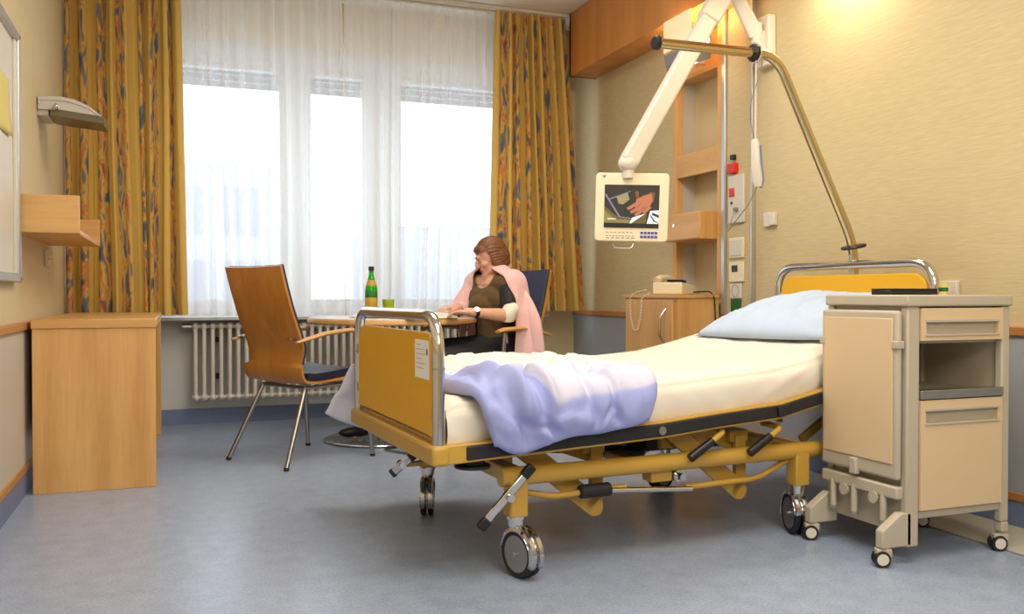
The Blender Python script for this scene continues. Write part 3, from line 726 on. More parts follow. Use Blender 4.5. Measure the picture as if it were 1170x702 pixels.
# ------------------------------------------------------------ round table and what is on it
tb = thing('round_table', 'round white-topped table with beech edge by the window', 'table', (1.17, 4.99, 0))
T0 = Vector((1.17, 4.99, 0))
B().lathe([(0, .722), (.475, .722), (.478, .72), (.478, .716), (0, .716)], T0, 64).done('table_top', 'white', tb, world=True)
B().lathe([(.43, .716), (.480, .716), (.484, .71), (.484, .694), (.478, .688), (0, .688), (0, .715)], T0, 64).done('wood_edge', 'wood_x', tb, world=True)
B().cyl((1.13, 5.12, .02), (1.13, 5.12, .688), .03).done('column', 'chrome', tb, world=True)
B().lathe([(0, .0), (.295, 0), (.30, .006), (.295, .012), (.05, .02), (0, .02)], (1.10, 5.14, 0), 48).done('base_plate', 'clearglass', tb, world=True)
B().tube([(1.10+.298*cos(a*pi/24), 5.14+.298*sin(a*pi/24), .009) for a in range(48)], .006, 8, closed=True).done('base_rim', 'chrome', tb, world=True)
bt = thing('water_bottle', 'green glass bottle with black cap on the round table', 'bottle', (1.085, 5.20, .722))
B().lathe([(0, 0), (.034, 0), (.0365, .006), (.0365, .155), (.033, .18), (.022, .215), (.0145, .245), (.013, .275), (.015, .278), (.015, .284), (0, .284)], n=28).done('bottle_glass', 'bottle', bt)
B().lathe([(.0368, .045), (.0372, .046), (.0372, .11), (.0368, .111)], n=28).done('label', 'label', bt)['label'] = 'orange paper label'
B().lathe([(.0335, .178), (.0245, .209), (.0225, .215)], n=28).done('neck_label', 'label', bt)
B().lathe([(.0368, .112), (.0372, .113), (.0372, .15), (.0368, .151)], n=28).done('label_band', 'labelg', bt)
B().lathe([(0, .270), (.0165, .270), (.0165, .292), (.015, .296), (0, .296)], n=20).done('cap', 'black', bt)
cp_ = B().lathe([(0, 0), (.026, 0), (.028, .003), (.036, .098), (.0375, .10), (.034, .10), (.026, .006), (0, .005)], n=28).done('plastic_cup', 'lime')
cp_.location = (1.185, 5.19, .722); tag(cp_, 'lime green plastic cup beside the bottle on the table', 'cup')
# newspaper lying in gentle waves, and the open book
b = B()
def news(u, v):
    x = .90+.38*u; y = 4.72+.30*v
    return (x+.02*v, y, .724+.045*sin(pi*min(1, u*1.0))**.8*(.75+.25*v)+.006*nz(u*4, v*4))
b.grid(news, 20, 10)
b.grid(lambda u, v: (news(u, v)[0]+.012, news(u, v)[1]-.01, news(u, v)[2]-.005 if news(u, v)[2] > .732 else .7235), 20, 10)
nw = b.done('newspaper', 'paper', solid=.0015, angle=180); tag(nw, 'white newspaper spread on the table behind the footboard', 'newspaper')
bk = thing('open_book', 'open book under the hands of the seated woman', 'book', (1.245, 4.62, .724), radians(20))
def page(sgn):
    b = B()
    def P(u, v): return (sgn*(.003+.15*u), -.105+.21*v, .012+.022*sin(pi*u**.6)*(1-u*.4))
    b.grid(P, 12, 4); b.grid(lambda u, v: (P(u, v)[0], P(u, v)[1], .002), 12, 4)
    for vv in (0, 1):
        b.grid(lambda u, v: (P(u, vv)[0], P(u, vv)[1], .002+(P(u, vv)[2]-.002)*v), 12, 1)
    b.grid(lambda u, v: (P(1, u)[0], P(1, u)[1], .002+(P(1, u)[2]-.002)*v), 4, 1)
    return b
for sg in (-1, 1): page(sg).done('page_block', 'paper', bk, angle=50)
B().box(-.157, .157, -.11, .11, 0, .002).done('cover', 'yellowpaper', bk)

# ------------------------------------------------------------ hospital bed (local: x = foot to head, y = near(-) to far(+))
BED = (.708, 2.914, 0); BR_ = radians(3.2)
bed = thing('hospital_bed', 'ochre framed wheeled hospital bed with chrome ends', 'bed', BED, BR_)
HWd = .470
RZ = [(-.04, .387), (.72, .417), (.95, .436), (1.206, .453), (1.38, .489), (1.98, .63)]
def railz(s): return interp(RZ, s)
# lower chassis
for sy in (-1, 1):
    yb = .425 if sy < 0 else .41
    B().tube([(.18, sy*yb, .30), (1.46, sy*yb, .30)], .029, 16).done('chassis_beam', 'gold', bed)
    for s_ in (.232, 1.325):
        B().box(s_-.03, s_+.03, sy*yb-.028, sy*yb+.028, .178, .30).done('leg_post', 'gold', bed, bevel=.006)
B().box(.207, .257, -.40, .40, .275, .325).done('cross_beam', 'gold', bed, bevel=.006)
B().box(1.30, 1.35, -.40, .40, .275, .325).done('cross_beam', 'gold', bed, bevel=.006)
B().box(.78, .85, -.38, .38, .24, .27).done('cross_beam', 'gold', bed, bevel=.006)
# casters
def caster(s_, t_, ang):
    root = B().cyl((s_, t_, .175), (s_, t_, .15), .026).cyl((s_, t_, .182), (s_, t_, .172), .031).done('caster', 'chrome', bed)
    Mx = Matrix.Translation((s_, t_, 0)) @ Matrix.Rotation(ang, 4, 'Z')
    R90 = Matrix.Rotation(radians(90), 4, 'X')
    for sg in (-1, 1):
        c = Mx @ Vector((-.028, 0, .0725))
        A = Matrix.Translation(Mx @ Vector((-.028, sg*.014, .0725))) @ Matrix.Rotation(ang, 4, 'Z') @ R90
        w = B(); w.lathe([(.055, -.009), (.068, -.010), (.0725, -.006), (.0725, .006), (.068, .010), (.055, .009)], n=32, mt=A); w.done('tyre', 'rubber', root)
        w = B(); w.lathe([(0, -.009), (.055, -.009), (.057, 0), (.055, .009), (0, .009)], n=32, mt=A); w.done('wheel_disc', 'greyplast' if False else 'steel', root)
        # fender: arc over the wheel
        A2 = Matrix.Translation(Mx @ Vector((-.028, sg*.014, .0725))) @ Matrix.Rotation(ang, 4, 'Z')
        f = B(); K = 16
        def F(u, v, A2=A2, sg=sg):
            a = radians(5+200*u); rr = .079 if .15 < v < .85 else .068
            return A2 @ Vector((rr*cos(a), (-.013+.026*v), rr*sin(a)))
        f.grid(F, K, 8); f.done('fender', 'chrome', root, solid=.002)
    B().box(-.012, .012, -.018, .018, .10, .155, Mx).done('fork', 'steel', root, bevel=.004)
    B().cyl(Mx @ Vector((-.028, -.028, .0725)), Mx @ Vector((-.028, .028, .0725)), .008, n=10).done('axle', 'chrome', root)
caster(.232, -.425, radians(104)); caster(.232, .41, radians(68)); caster(1.325, -.425, radians(-110)); caster(1.325, .41, radians(20))
# brake pedals: chrome bars with black ends on both foot posts
for sy, off in ((-1, -.05), (1, .05)):
    c = Vector((.195, sy*.425+(-.038 if sy < 0 else .0), .245))
    a_, b_ = c+Vector((-.085, sy*-.02, -.085)), c+Vector((.07, 0, .085))
    if sy > 0: a_, b_ = Vector((-.05, -.06, .262)), Vector((.01, -.10, .325)); c = (a_+b_)/2; B().box(-.01, .21, -.085, -.06, .285, .30).done('pedal_bracket', 'gold', bed, bevel=.003)
    pd = B().bar(a_, b_, .016, .026).done('brake_pedal', 'chrome', bed, bevel=.005)
    B().bar(a_-(b_-a_)*.02, a_+(b_-a_)*.14, .02, .03).done('pedal_tip', 'black', pd, bevel=.005)
    B().bar(b_-(b_-a_)*.16, b_+(b_-a_)*.03, .02, .03).done('pedal_tip', 'black', pd, bevel=.005)
    B().cyl(c+Vector((0, -.012, 0)), c+Vector((0, .03, 0)), .012).done('pivot', 'chrome', pd)
# lift lugs, arms
for sy in (-1, 1):
    for s_ in (.545, 1.12):
        yy = sy*.36
        lg = B().box(s_-.022, s_+.022, yy-.010, yy+.010, .155, .36).cyl((s_, yy-.010, .155), (s_, yy+.010, .155), .022).done('lift_lug', 'gold', bed, bevel=.002)
        B().cyl((s_, yy-.016, .155), (s_, yy+.016, .155), .010, n=12).done('bolt', 'chrome', lg)
        B().bar((s_-.015, yy+sy*.016, .17), (s_-.30, yy+sy*.016, .40), .066, .012, (0, 1, 0)).cyl((s_-.015, yy+sy*.010, .17), (s_-.015, yy+sy*.022, .17), .033, n=24).done('lift_arm', 'gold', bed, bevel=.003)
        B().bar((s_+.02, yy-sy*.03, .32), (s_-.16, yy-sy*.03, .385), .05, .012, (0, 1, 0)).done('lift_arm', 'gold', bed, bevel=.003)
B().box(.50, .58, -.36, .36, .335, .375).done('lift_cross_beam', 'gold', bed, bevel=.004)
B().box(1.08, 1.16, -.36, .36, .335, .375).done('lift_cross_beam', 'gold', bed, bevel=.004)
# low push rods with pedals
B().tube(rnd([(.26, -.40, .245), (.36, -.42, .225), (.60, -.42, .232), (.62, -.42, .232)], .03), .010, 10).done('push_rod', 'gold', bed)
B().cyl((.45, -.425, .232), (.56, -.425, .232), .022, n=20).done('pedal_roller', 'rubber', bed, bevel=.006)
B().tube([(.56, -.43, .228), (.87, -.43, .205)], .009, 10).done('chrome_rod', 'chrome', bed)
B().tube(rnd([(.85, -.42, .21), (1.15, -.42, .215), (1.30, -.41, .27)], .04), .010, 10).done('push_rod', 'gold', bed)
gb = B().box(.72, .80, -.42, -.36, .235, .285).done('gear_box', 'gold', bed, bevel=.004)
B().cyl((.84, -.40, .245), (.84, -.36, .245), .02).cyl((.84, -.425, .245), (.84, -.40, .245), .012).done('valve', 'chrome', gb)
B().cyl((.35, .05, .32), (.95, .0, .25), .022).done('lift_cylinder', 'rubber', bed)
B().cyl((.95, 0, .25), (1.12, 0, .34), .011).done('piston_rod', 'chrome', bed)
B().box(.88, 1.02, -.14, .10, .28, .40).done('pump_housing', 'rubber', bed, bevel=.01)
B().box(.80, .98, -.36, -.33, .33, .40).done('bracket_plate', 'gold', bed, bevel=.004)
B().tube(rnd([(.30, -.10, .36), (.05, -.30, .34), (-.02, .2, .30), (.25, .38, .28)], .08), .005, 8).done('brake_cable', 'greyplast', bed)
# cranks
for s_ in (.93, 1.17):
    cr_ = B().tube(rnd([(s_+.05, -.36, .395), (s_+.04, -.47, .395), (s_-.015, -.475, .365)], .02), .010, 10).done('crank_arm', 'gold', bed)
    B().tube([(s_-.01, -.475, .368), (s_-.10, -.478, .318)], [.0135, .015], 12).done('grip', 'black', cr_)
# bed deck frame
def rail(yc, w, h, dz, s0, s1, name, m, par=bed, bev=.004):
    ss = [s0]+[s for s, _ in RZ if s0 < s < s1]+[s1]
    b = B(); rows = []
    for s_ in ss:
        z = railz(s_)+dz
        rows.append([b.bm.verts.new((s_, yc+a*w/2, z+c*h/2)) for a, c in ((-1, -1), (1, -1), (1, 1), (-1, 1))])
    for r0, r1 in zip(rows, rows[1:]):
        for k in range(4): b.bm.faces.new((r0[k], r0[(k+1) % 4], r1[(k+1) % 4], r1[k]))
    b.bm.faces.new(rows[0][::-1]); b.bm.faces.new(rows[-1])
    return b.done(name, m, par, bevel=bev)
for sy in (-1, 1):
    rl_ = rail(sy*(HWd-.005), .03, .056, 0, -.02, 1.98, 'side_rail', 'gold')
    rail(sy*(HWd+.010), .012, .042, 0, .05, 1.97, 'bumper_strip', 'rubber', rl_, .005)
    if sy < 0:
        for s_ in (.715,): B().cyl((s_, -HWd-.012, railz(s_)), (s_, -HWd-.022, railz(s_)), .014, n=16).done('rail_bolt', 'steel', rl_)
        B().bar((1.18, -HWd-.018, railz(1.18)), (1.235, -HWd-.018, railz(1.235)), .012, .034).done('hinge', 'rubber', rl_)
B().box(-.055, .0, -.486, .486, .357, .417).done('foot_beam', 'gold', bed, bevel=.012, seg=3)
B().box(1.965, 2.0, -.47, .47, .40, .46).done('head_beam', 'gold', bed, bevel=.008)
def deck(u, v):
    s_ = .0+1.96*u; return (s_, -.45+.90*v, railz(s_)+.012)
B().grid(deck, 30, 2).done('mattress_deck', 'greyplast', bed, solid=.012)
for sy in (-1, 1):
    B().cyl((1.985, sy*.44, .25), (1.985, sy*.44, .45), .018).done('head_socket', 'gold', bed)
    B().bar((1.45, sy*.30, .31), (1.88, sy*.30, .57), .02, .03).done('backrest_strut', 'gold', bed, bevel=.003)
B().bar((1.42, -.41, .30), (1.99, -.42, .30), .03, .04).bar((1.42, .41, .30), (1.99, .42, .30), .03, .04).done('head_extension', 'gold', bed, bevel=.004)
B().cyl((.10, -.40, .342), (.10, -.40, .332), .055).cyl((.10, -.40, .358), (.10, -.40, .342), .038).done('bumper_wheel', 'rubber', bed, bevel=.003)
# foot and head ends
def bedend(s_, z0, ztop, pz0, pz1, name, hw=.458):
    t = B().tube(rnd([(s_, -hw, z0), (s_, -hw, ztop-.018), (s_, hw, ztop-.018), (s_, hw, z0)], .11, 10), .018, 16).done(name, 'chrome', bed)
    pb = B(); poly = rrect(hw-.028, (pz1-pz0)/2, .07, 6)
    poly = [(x, y) if y > 0 else (math.copysign(hw-.028, x) if abs(x) > .36 else x, -(pz1-pz0)/2 if y < -(pz1-pz0)/2+.069 else y) for x, y in poly]
    YZ = Matrix(((0, 0, 1, s_-.009), (1, 0, 0, 0), (0, 1, 0, (pz0+pz1)/2), (0, 0, 0, 1)))
    p = pb.prism(poly, .018, YZ).done(name+'_panel', 'ochre', bed, bevel=.003)
    for sy in (-1, 1):
        for z in (pz0+.05, pz1-.11):
            B().box(s_-.012, s_+.012, sy*(hw-.028), sy*(hw-.01), z, z+.035).done('panel_clip', 'steel', p, bevel=.003)
        if name == 'footboard_tube': B().cyl((s_, sy*.458, .635), (s_, sy*.458, .639), .0195, n=20).done('tube_ring', 'steel', t)
    return t, p
ft, fp = bedend(-.027, .40, .806, .435, .738, 'footboard_tube')
ht, hp = bedend(1.978, .42, .995, .64, .935, 'headboard_tube', .436)
st = B().box(-.0392, -.0362, -.405, -.275, .600, .715).done('identification_sheet', 'paper', fp); st['label'] = 'white printed sheet'
b = B()
for k, (a, c) in enumerate(((-.29, -.33), (-.29, -.36), (-.29, -.375), (-.29, -.34), (-.29, -.37), (-.29, -.36))): b.box(-.0398, -.0392, c, a, .70-k*.014, .7012-k*.014)
b.box(-.0398, -.0392, -.398, -.385, .672, .690)
b.done('printed_lines', 'ink', st, smooth=False)
B().cyl((1.993, 0, .90), (1.993, 0, 1.02), .012).done('pole_socket', 'chrome', bed)
# trapeze pole
tp = thing('trapeze_pole', 'bent chrome lifting pole rising from the bed headboard', 'pole', BED, BR_)
pp = [(2.008, 0, .50), (2.008, 0, 1.06), (1.585, 0, 1.825), (1.015, 0, 1.809)]
B().tube(rnd(pp, .09, 8), .0195, 20).done('pole', 'brass', tp)
B().cyl((1.02, 0, 1.809), (1.00, 0, 1.809), .027).done('end_cap', 'black', tp, bevel=.003)
B().cyl((1.485, 0, 1.8225), (1.462, 0, 1.822), .036).done('collar_ring', 'black', tp, bevel=.004)
B().lathe([(.018, -.006), (.05, -.006), (.053, 0), (.05, .006), (.018, .006)], (2.006, 0, 1.055), 24, Matrix.Rotation(radians(-12), 4, 'Y')).done('base_collar', 'black', tp)
# handset hanging from the collar
hs = thing('nurse_call_handset', 'white handset hanging on a cable from the pole collar', 'handset', (2.16, 3.0, 1.5))
def bedpt(s_, t_, z): 
    v = MATS[bed.name] @ Vector((s_, t_, z)); return v
hc = bedpt(1.474, 0, 1.822)
hx, hy = hc.x-.005, hc.y-.01
hp_ = []
bd_ = B().tube([(hx, hy, 1.475), (hx+.002, hy, 1.46), (hx+.006, hy, 1.38), (hx+.014, hy, 1.31), (hx+.018, hy, 1.285)], [.014, .021, .024, .027, .018], 16, sc=(.62, 1.0)).done('handset_body', 'white', hs, world=True)
mb_ = mat('blue_grey_edge', (110, 124, 160), .5)
B().tube([(hx+.021, hy-.006, 1.45), (hx+.029, hy-.006, 1.36), (hx+.036, hy-.006, 1.31), (hx+.026, hy-.006, 1.28)], .006, 8).done('blue_edge', mb_, hs, world=True)
B().box(hx+.0, hx+.018, hy-.020, hy-.014, 1.335, 1.343).done('yellow_mark', 'yellowpaper', hs, world=True)
B().tube(rnd([(hx+.002, hy-.036, 1.84), (hx+.0, hy-.05, 1.74), (hx-.035, hy-.03, 1.64), (hx-.025, hy, 1.56), (hx, hy, 1.47)], .05, 6), .0022, 8).done('cable', 'greyplast', hs, world=True)
B().tube([(hx+.006, hy, 1.80), (hx+.004, hy, 1.46)], .004, 8).done('hanger', 'white', hs, world=True)
B().tube([(hx+.003+.035*sin(a*pi/8)*.0, hy+.042*sin(a*pi/8), hc.z+.042*cos(a*pi/8)) for a in range(16)], .0025, 8, closed=True).done('loop', 'white', hs, world=True)
B().tube(rnd([(hx+.015, hy, 1.29), (hx+.01, hy+.05, 1.22), (2.60, 3.8, 1.16), (2.81, 4.06, 1.25), (XP-.03, 4.05, 1.31)], .1, 6), .0022, 8).done('cable', 'greyplast', hs, world=True)

# mattress with sheet, pillow, duvet
MT = [(0.02, .148), (.75, .148), (1.3, .142), (1.96, .145)]
def mtop(s_):
    # smoothed deck height plus thickness
    z = sum(railz(s_+d) for d in (-.12, -.06, 0, .06, .12))/5
    return z + .012 + interp(MT, s_)
def mattress(u, v):
    s_ = .0+1.955*u; zt = mtop(s_); zb = railz(s_)+.022
    endk = min(1, min(u, 1-u)/.02)**.5
    hw = .450; R = .05
    # perimeter: near bottom -> near top -> far top -> far bottom
    side = zt-zb; P = side*2+2*hw; d = v*P
    if d < side:
        t_ = -hw; z = zb+d; k = smooth_step(side-R, side, d); t_ += k*.012; z -= k*.02
        w = .010*nz(s_*7+z*6, z*3, 1)+.008*nz(s_*16-z*24, z*5, 4)*smooth_step(.8, 1.4, s_)+.004*nz(s_*14+z*14, z*5, 9); t_ += w*(1-k) - .012*sin(pi*d/side)
    elif d < side+2*hw:
        t_ = -hw+(d-side); z = zt; e = min(t_+hw, hw-t_)
        z -= .02*(1-smooth_step(0, .07, e))
        z += (.008*nz(s_*3, t_*3, 2)+.004*nz(s_*11, t_*8, 7)+.005*nz(s_*18-t_*6, t_*4, 12)*smooth_step(.8, 1.4, s_))*smooth_step(0, .1, e)
    else:
        t_ = hw; z = zt-(d-side-2*hw)
    if endk < 1: z = zb+(z-zb)*(.80+.20*endk)
    return (s_, t_, max(z, zb))
mtb = B().grid(mattress, 110, 72)
for uu in (0, 1):
    mtb.grid(lambda u, v, uu=uu: (1.955*uu, -.445+.89*u, railz(1.955*uu)+.022+(Vector(mattress(uu, .5)).z-railz(1.955*uu)-.03)*v), 6, 3)
mat_o = mtb.done('mattress', 'sheet', angle=180, smooth=True)
mat_o.location = BED; mat_o.rotation_euler = (0, 0, BR_)
tag(mat_o, 'mattress under a fitted white sheet on the hospital bed', 'mattress')
def pillow():
    # superellipse puff; local x' across bed (long), y' along bed
    b = B(); A_, B_ = .38, .27
    def P(u, v, top):
        x = -1+2*u; y = -1+2*v
        rx = x*(1-.10*(1-y*y)*0-.05*y*y); ry = y*(1-.05*x*x)
        e = max(0, (1-abs(x)**2.2))*max(0, (1-abs(y)**2.2))
        h = .108*e**.42
        px, py = rx*A_, ry*B_
        w = .012*nz(px*7, py*7, 3)+.006*nz(px*18, py*12, 5)-.014*max(0, 1-abs(nz(px*6+3, py*5, 9))*8)-.008*max(0, 1-abs(nz(px*11, py*8, 15))*7)
        return px, py, (h+w*min(1, e*4)) if top else -.010*e**.4
    cs, ct, ang = 1.72, .0, radians(4)
    def T(u, v, top):
        px, py, h = P(u, v, top)
        s_ = cs+py*cos(ang)-px*sin(ang); t_ = ct+px*cos(ang)+py*sin(ang)
        return (s_, t_, mtop(s_)+.014+h)
    b.grid(lambda u, v: T(u, v, True), 44, 34); b.grid(lambda u, v: T(u, v, False), 44, 34)
    bmesh.ops.remove_doubles(b.bm, verts=b.bm.verts, dist=.0005)
    o = b.done('pillow', 'pillow', angle=180); o.location = BED; o.rotation_euler = (0, 0, BR_)
    tag(o, 'plump pale blue pillow at the raised head of the bed', 'pillow')
pillow()
def duvet():
    b = B(); hw = .458
    def base(s_, d):
        """d: distance across from far (+.30) towards and over the near edge"""
        t_ = .34-d
        zt = mtop(s_)
        if t_ > -hw: return Vector((s_, t_, zt)), Vector((0, 0, 1))
        e = t_+hw  # negative
        a = min(pi/2, -e/.05); 
        if a < pi/2: return Vector((s_, -hw-.05*sin(a), zt-.05*(1-cos(a)))), Vector((0, -sin(a), cos(a)))
        return Vector((s_, -hw-.05, zt-.05-(-e-.05*pi/2))), Vector((0, -1, 0))
    def P(u, v, top):
        x = -1+2*u; y = -1+2*v
        # outline: rounded blob; near side longer
        s0 = .36+.345*x*(1-.20*smooth_step(.55, 1, v)*(1 if x < 0 else 0))*(1-.16*(abs(y)**3)) + .02*nz(y*2, 3.3)
        if x > 0: s0 += .03*sin(pi*v)
        d = .485+.485*y*(1-.06*max(0, x)**3) + .015*nz(x*2.2, 8.1)
        if v > .5: d += .03*sin(pi*min(1, max(0, (u-.02)/.35)))*(v-.5)*2
        e = max(0, 1-abs(x)**3)*max(0, 1-abs(y)**4)
        h = .055*e**.35 + .028*nz(s0*6, d*6, 2)*min(1, e*3) + .012*nz(s0*14+d*8, d*13-s0*9, 6)*min(1, e*3)
        # creases and folds pulled towards the foot corner
        def ridge(q, w_): return math.exp(-(q/w_)**2)
        m_ = e**.3
        h += .034*ridge((s0-.13)-(d-.72)*.62, .030)*smooth_step(.40, .75, d)*m_
        h -= .026*ridge((s0-.20)-(d-.76)*.50, .022)*smooth_step(.50, .8, d)*m_
        h += .028*ridge((s0-.27)-(d-.84)*.25, .026)*smooth_step(.60, .85, d)*m_
        h += .022*ridge(s0-.05-.02*sin(d*7), .035)*m_
        c1 = nz(s0*5+d*3, d*6-s0*2, 21); c2 = nz(s0*9-d*4, d*8+s0*5, 33)
        h -= (.022*max(0, 1-abs(c1)*9)+.012*max(0, 1-abs(c2)*8))*min(1, e*3)
        p, nn = base(s0, d)
        return p+nn*((h+.012) if top else .003)
    UV = lambda u, v: (u, min(1, v+.24*smooth_step(.40, .12, u)*smooth_step(.4, .65, v)))
    b.grid(lambda u, v: P(u, v, True), 90, 100, uvfn=UV); b.grid(lambda u, v: P(u, v, False), 90, 100, uvfn=UV)
    bmesh.ops.remove_doubles(b.bm, verts=b.bm.verts, dist=.0001)
    # close border
    bmesh.ops.bridge_loops(b.bm, edges=[e for e in b.bm.edges if e.is_boundary])
    o = b.done('duvet', 'duvet', angle=180); o.location = BED; o.rotation_euler = (0, 0, BR_)
    tag(o, 'folded white and lilac duvet heaped at the foot of the bed', 'duvet')
    return o
dv_ = duvet()
# corner of the bed cover hanging on the far side near the foot
b = B()
def hang(u, v):
    s_ = -.03+.50*u
    out = .04+.12*v*(1-u*.4); drop = .28*v*(1+.25*u)*(1-.22*(1-u)**5)+.02*nz(u*4, v*3)
    y = .47+out+.02*sin(u*13)*v; z = .60-drop
    if v < .12: y = .44+(y-.44)*v/.12
    return (s_-.09*v*(1-u), y, z)
b.grid(hang, 26, 20)
hg = b.done('bed_cover', 'duvetside', solid=.008, angle=180); hg.location = BED; hg.rotation_euler = (0, 0, BR_)
tag(hg, 'pale lilac cover hanging off the far side near footboard', 'blanket')

# ------------------------------------------------------------ bedside cabinet on wheels
CX0, CX1, CY0, CY1 = 2.14, 2.575, 2.15, 2.515
cb = thing('bedside_cabinet', 'grey beige wheeled bedside cabinet standing right of the bed', 'cabinet', (2.36, 2.34, 0))
B().box(CX0-.008, CX1+.004, CY0-.008, CY1+.004, .813, .85).done('top_board', 'cabgrey', cb, world=True, bevel=.006)
b = B().box(CX0, CX0+.05, CY0, CY0+.03, .055, .813).box(CX1-.035, CX1, CY0, CY0+.03, .10, .813).box(CX0, CX0+.03, CY1-.03, CY1, .13, .813).box(CX1-.035, CX1, CY1-.03, CY1, .10, .813)
b.done('corner_post', 'cabgrey', cb, world=True, bevel=.006)
B().box(CX1-.02, CX1, CY0+.03, CY1-.03, .14, .813).done('side_panel', 'cabgrey', cb, world=True, bevel=.002)
B().box(CX0+.012, CX0+.03, CY0+.03, CY1-.03, .09, .813).done('side_panel', 'cabgrey', cb, world=True, bevel=.002)
B().box(CX0+.03, CX1-.02, CY1-.02, CY1-.004, .14, .813).done('back_panel', 'cabdark', cb, world=True, bevel=.002)
B().box(CX0+.03, CX1-.02, CY0+.008, CY1-.02, .14, .165).done('bottom_rail', 'cabgrey', cb, world=True, bevel=.003)
B().box(CX0+.03, CX1-.02, CY0+.02, CY1-.02, .695, .705).done('inner_shelf', 'cabdark', cb, world=True)
B().box(CX0+.03, CX1-.02, CY0+.02, CY1-.02, .525, .535).done('inner_shelf', 'cabdark', cb, world=True)
led = B().box(CX0+.05, CX1-.035, CY0-.008, CY0+.03, .520, .548).done('ledge', 'steel', cb, world=True, bevel=.002)
def front(name, z0, z1, hz):
    # panel with a recessed grip
    x0, x1 = CX0+.052, CX1-.037; y0, y1 = CY0-.004, CY0+.016
    gx0, gx1 = x0+.02, x1-.02; b = B()
    b.box(x0, x1, y0, y1, z0, hz-.024).box(x0, x1, y0, y1, hz+.024, z1).box(x0, gx0, y0, y1, hz-.024, hz+.024).box(gx1, x1, y0, y1, hz-.024, hz+.024)
    o = b.done(name, 'cabcream', cb, world=True)
    g = B().box(gx0, gx1, y0+.014, y0+.018, hz-.024, hz+.024)
    g.box(gx0-.004, gx1+.004, y0-.004, y0+.004, hz+.018, hz+.026).box(gx0-.004, gx1+.004, y0-.004, y0+.004, hz-.026, hz-.020)
    g.done('grip_recess', 'cabgrey', o, world=True, bevel=.001)
front('drawer', .705, .808, .745); front('door', .168, .516, .463)
# folding tray panel on the left side
tf = B().box(CX0-.03, CX0-.006, CY0+.012, CY1-.006, .265, .80).done('folding_table', 'cabgrey', cb, world=True, bevel=.010, seg=3)
B().box(CX0-.034, CX0-.028, CY0+.030, CY1-.022, .315, .775).done('table_panel', 'cabcream', tf, world=True, bevel=.002)
for y in (CY0+.016, CY1-.016): B().box(CX0-.038, CX0-.006, y-.010, y+.012, .68, .705).done('latch', 'cabgrey', tf, world=True, bevel=.003)
B().box(CX0-.042, CX0-.020, 2.33, 2.36, .255, .31).done('tab', 'cabgrey', tf, world=True, bevel=.004)
B().box(CX0-.03, CX0, CY0+.012, CY1-.008, .205, .245).done('support_bar', 'cabgrey', cb, world=True, bevel=.006)
for y in (CY0+.075, CY1-.16, CY1-.06):
    B().cyl((CX0-.022, y, .12), (CX0-.022, y, .22), .011, n=12).done('rod', 'cabgrey', cb, world=True)
    B().cyl((CX0-.022, y, .118), (CX0-.022, y, .128), .0125, n=12).done('rod_end', 'greyplast', cb, world=True)
for y in (CY0+.11, CY1-.12): B().lathe([(0, -.006), (.02, -.006), (.02, .006), (0, .006)], (CX0-.028, y, .195), 16, Matrix.Rotation(radians(90), 4, 'Y')).done('round_bracket', 'cabgrey', cb, world=True)
# feet
for y, yy in ((CY0+.0, CY0+.032), (CY1-.032, CY1)):
    poly = [(CX0+.02, .06), (CX0-.095, .06), (CX0-.095, .115), (CX0-.02, .165), (CX0+.02, .165)]
    B().prism(poly, yy-y, Matrix.Translation((0, y, 0)) @ mtx).done('foot', 'cabgrey', cb, world=True, bevel=.004)
def small_wheel(x, y, ang=0):
    Mx = Matrix.Translation((x, y, 0)) @ Matrix.Rotation(ang, 4, 'Z')
    w0 = B().cyl((x, y, .05), (x, y, .066), .014).box(-.030, .018, -.016, .016, .032, .058, Mx).done('castor', 'cabgrey', cb, world=True, bevel=.004)
    A = Matrix.Translation(Mx @ Vector((-.012, 0, .026))) @ Matrix.Rotation(ang, 4, 'Z') @ Matrix.Rotation(radians(90), 4, 'X')
    for sg in (-1, 1):
        Z = Matrix.Translation((0, 0, sg*.012))
        B().lathe([(.018, -.008), (.024, -.008), (.026, -.004), (.026, .004), (.024, .008), (.018, .008)], n=24, mt=A @ Z).done('tyre', 'rubber', w0, world=True)
        B().lathe([(0, -.009), (.018, -.0085), (.0195, 0), (.018, .0085), (0, .009)], n=24, mt=A @ Z).done('hub', 'white', w0, world=True)
small_wheel(CX0-.07, CY0+.016, radians(-25)); small_wheel(CX0-.07, CY1-.016, radians(-25)); small_wheel(CX1-.01, CY0+.02, radians(-20)); small_wheel(CX1-.01, CY1-.02, radians(-20))
for y in (CY0, CY1-.032): B().box(CX1-.03, CX1, y, y+.032, .066, .0995).done('leg', 'cabgrey', cb, world=True, bevel=.004)
# things on the cabinet
fc = thing('black_case', 'flat black case lying on top of the bedside cabinet', 'case', (2.40, 2.42, .85))
B().box(2.29, 2.505, 2.38, 2.47, .850, .866).done('case_body', 'black', fc, world=True, bevel=.004)
B().box(2.29, 2.505, 2.38, 2.47, .866, .872).done('case_lid', 'rubber', fc, world=True, bevel=.002)
pc = thing('pill_cup', 'pale yellow cup standing on the cabinet behind the case', 'cup', (2.545, 2.395, .85))
B().lathe([(0, 0), (.013, 0), (.016, .04), (.0165, .042), (.0145, .042), (.012, .004), (0, .004)], n=20).done('cup_wall', 'yellowgreen', pc)
B().lathe([(.0142, .012), (.0165, .014), (.0168, .024), (.0150, .026)], n=20).done('cup_band', 'green', pc)

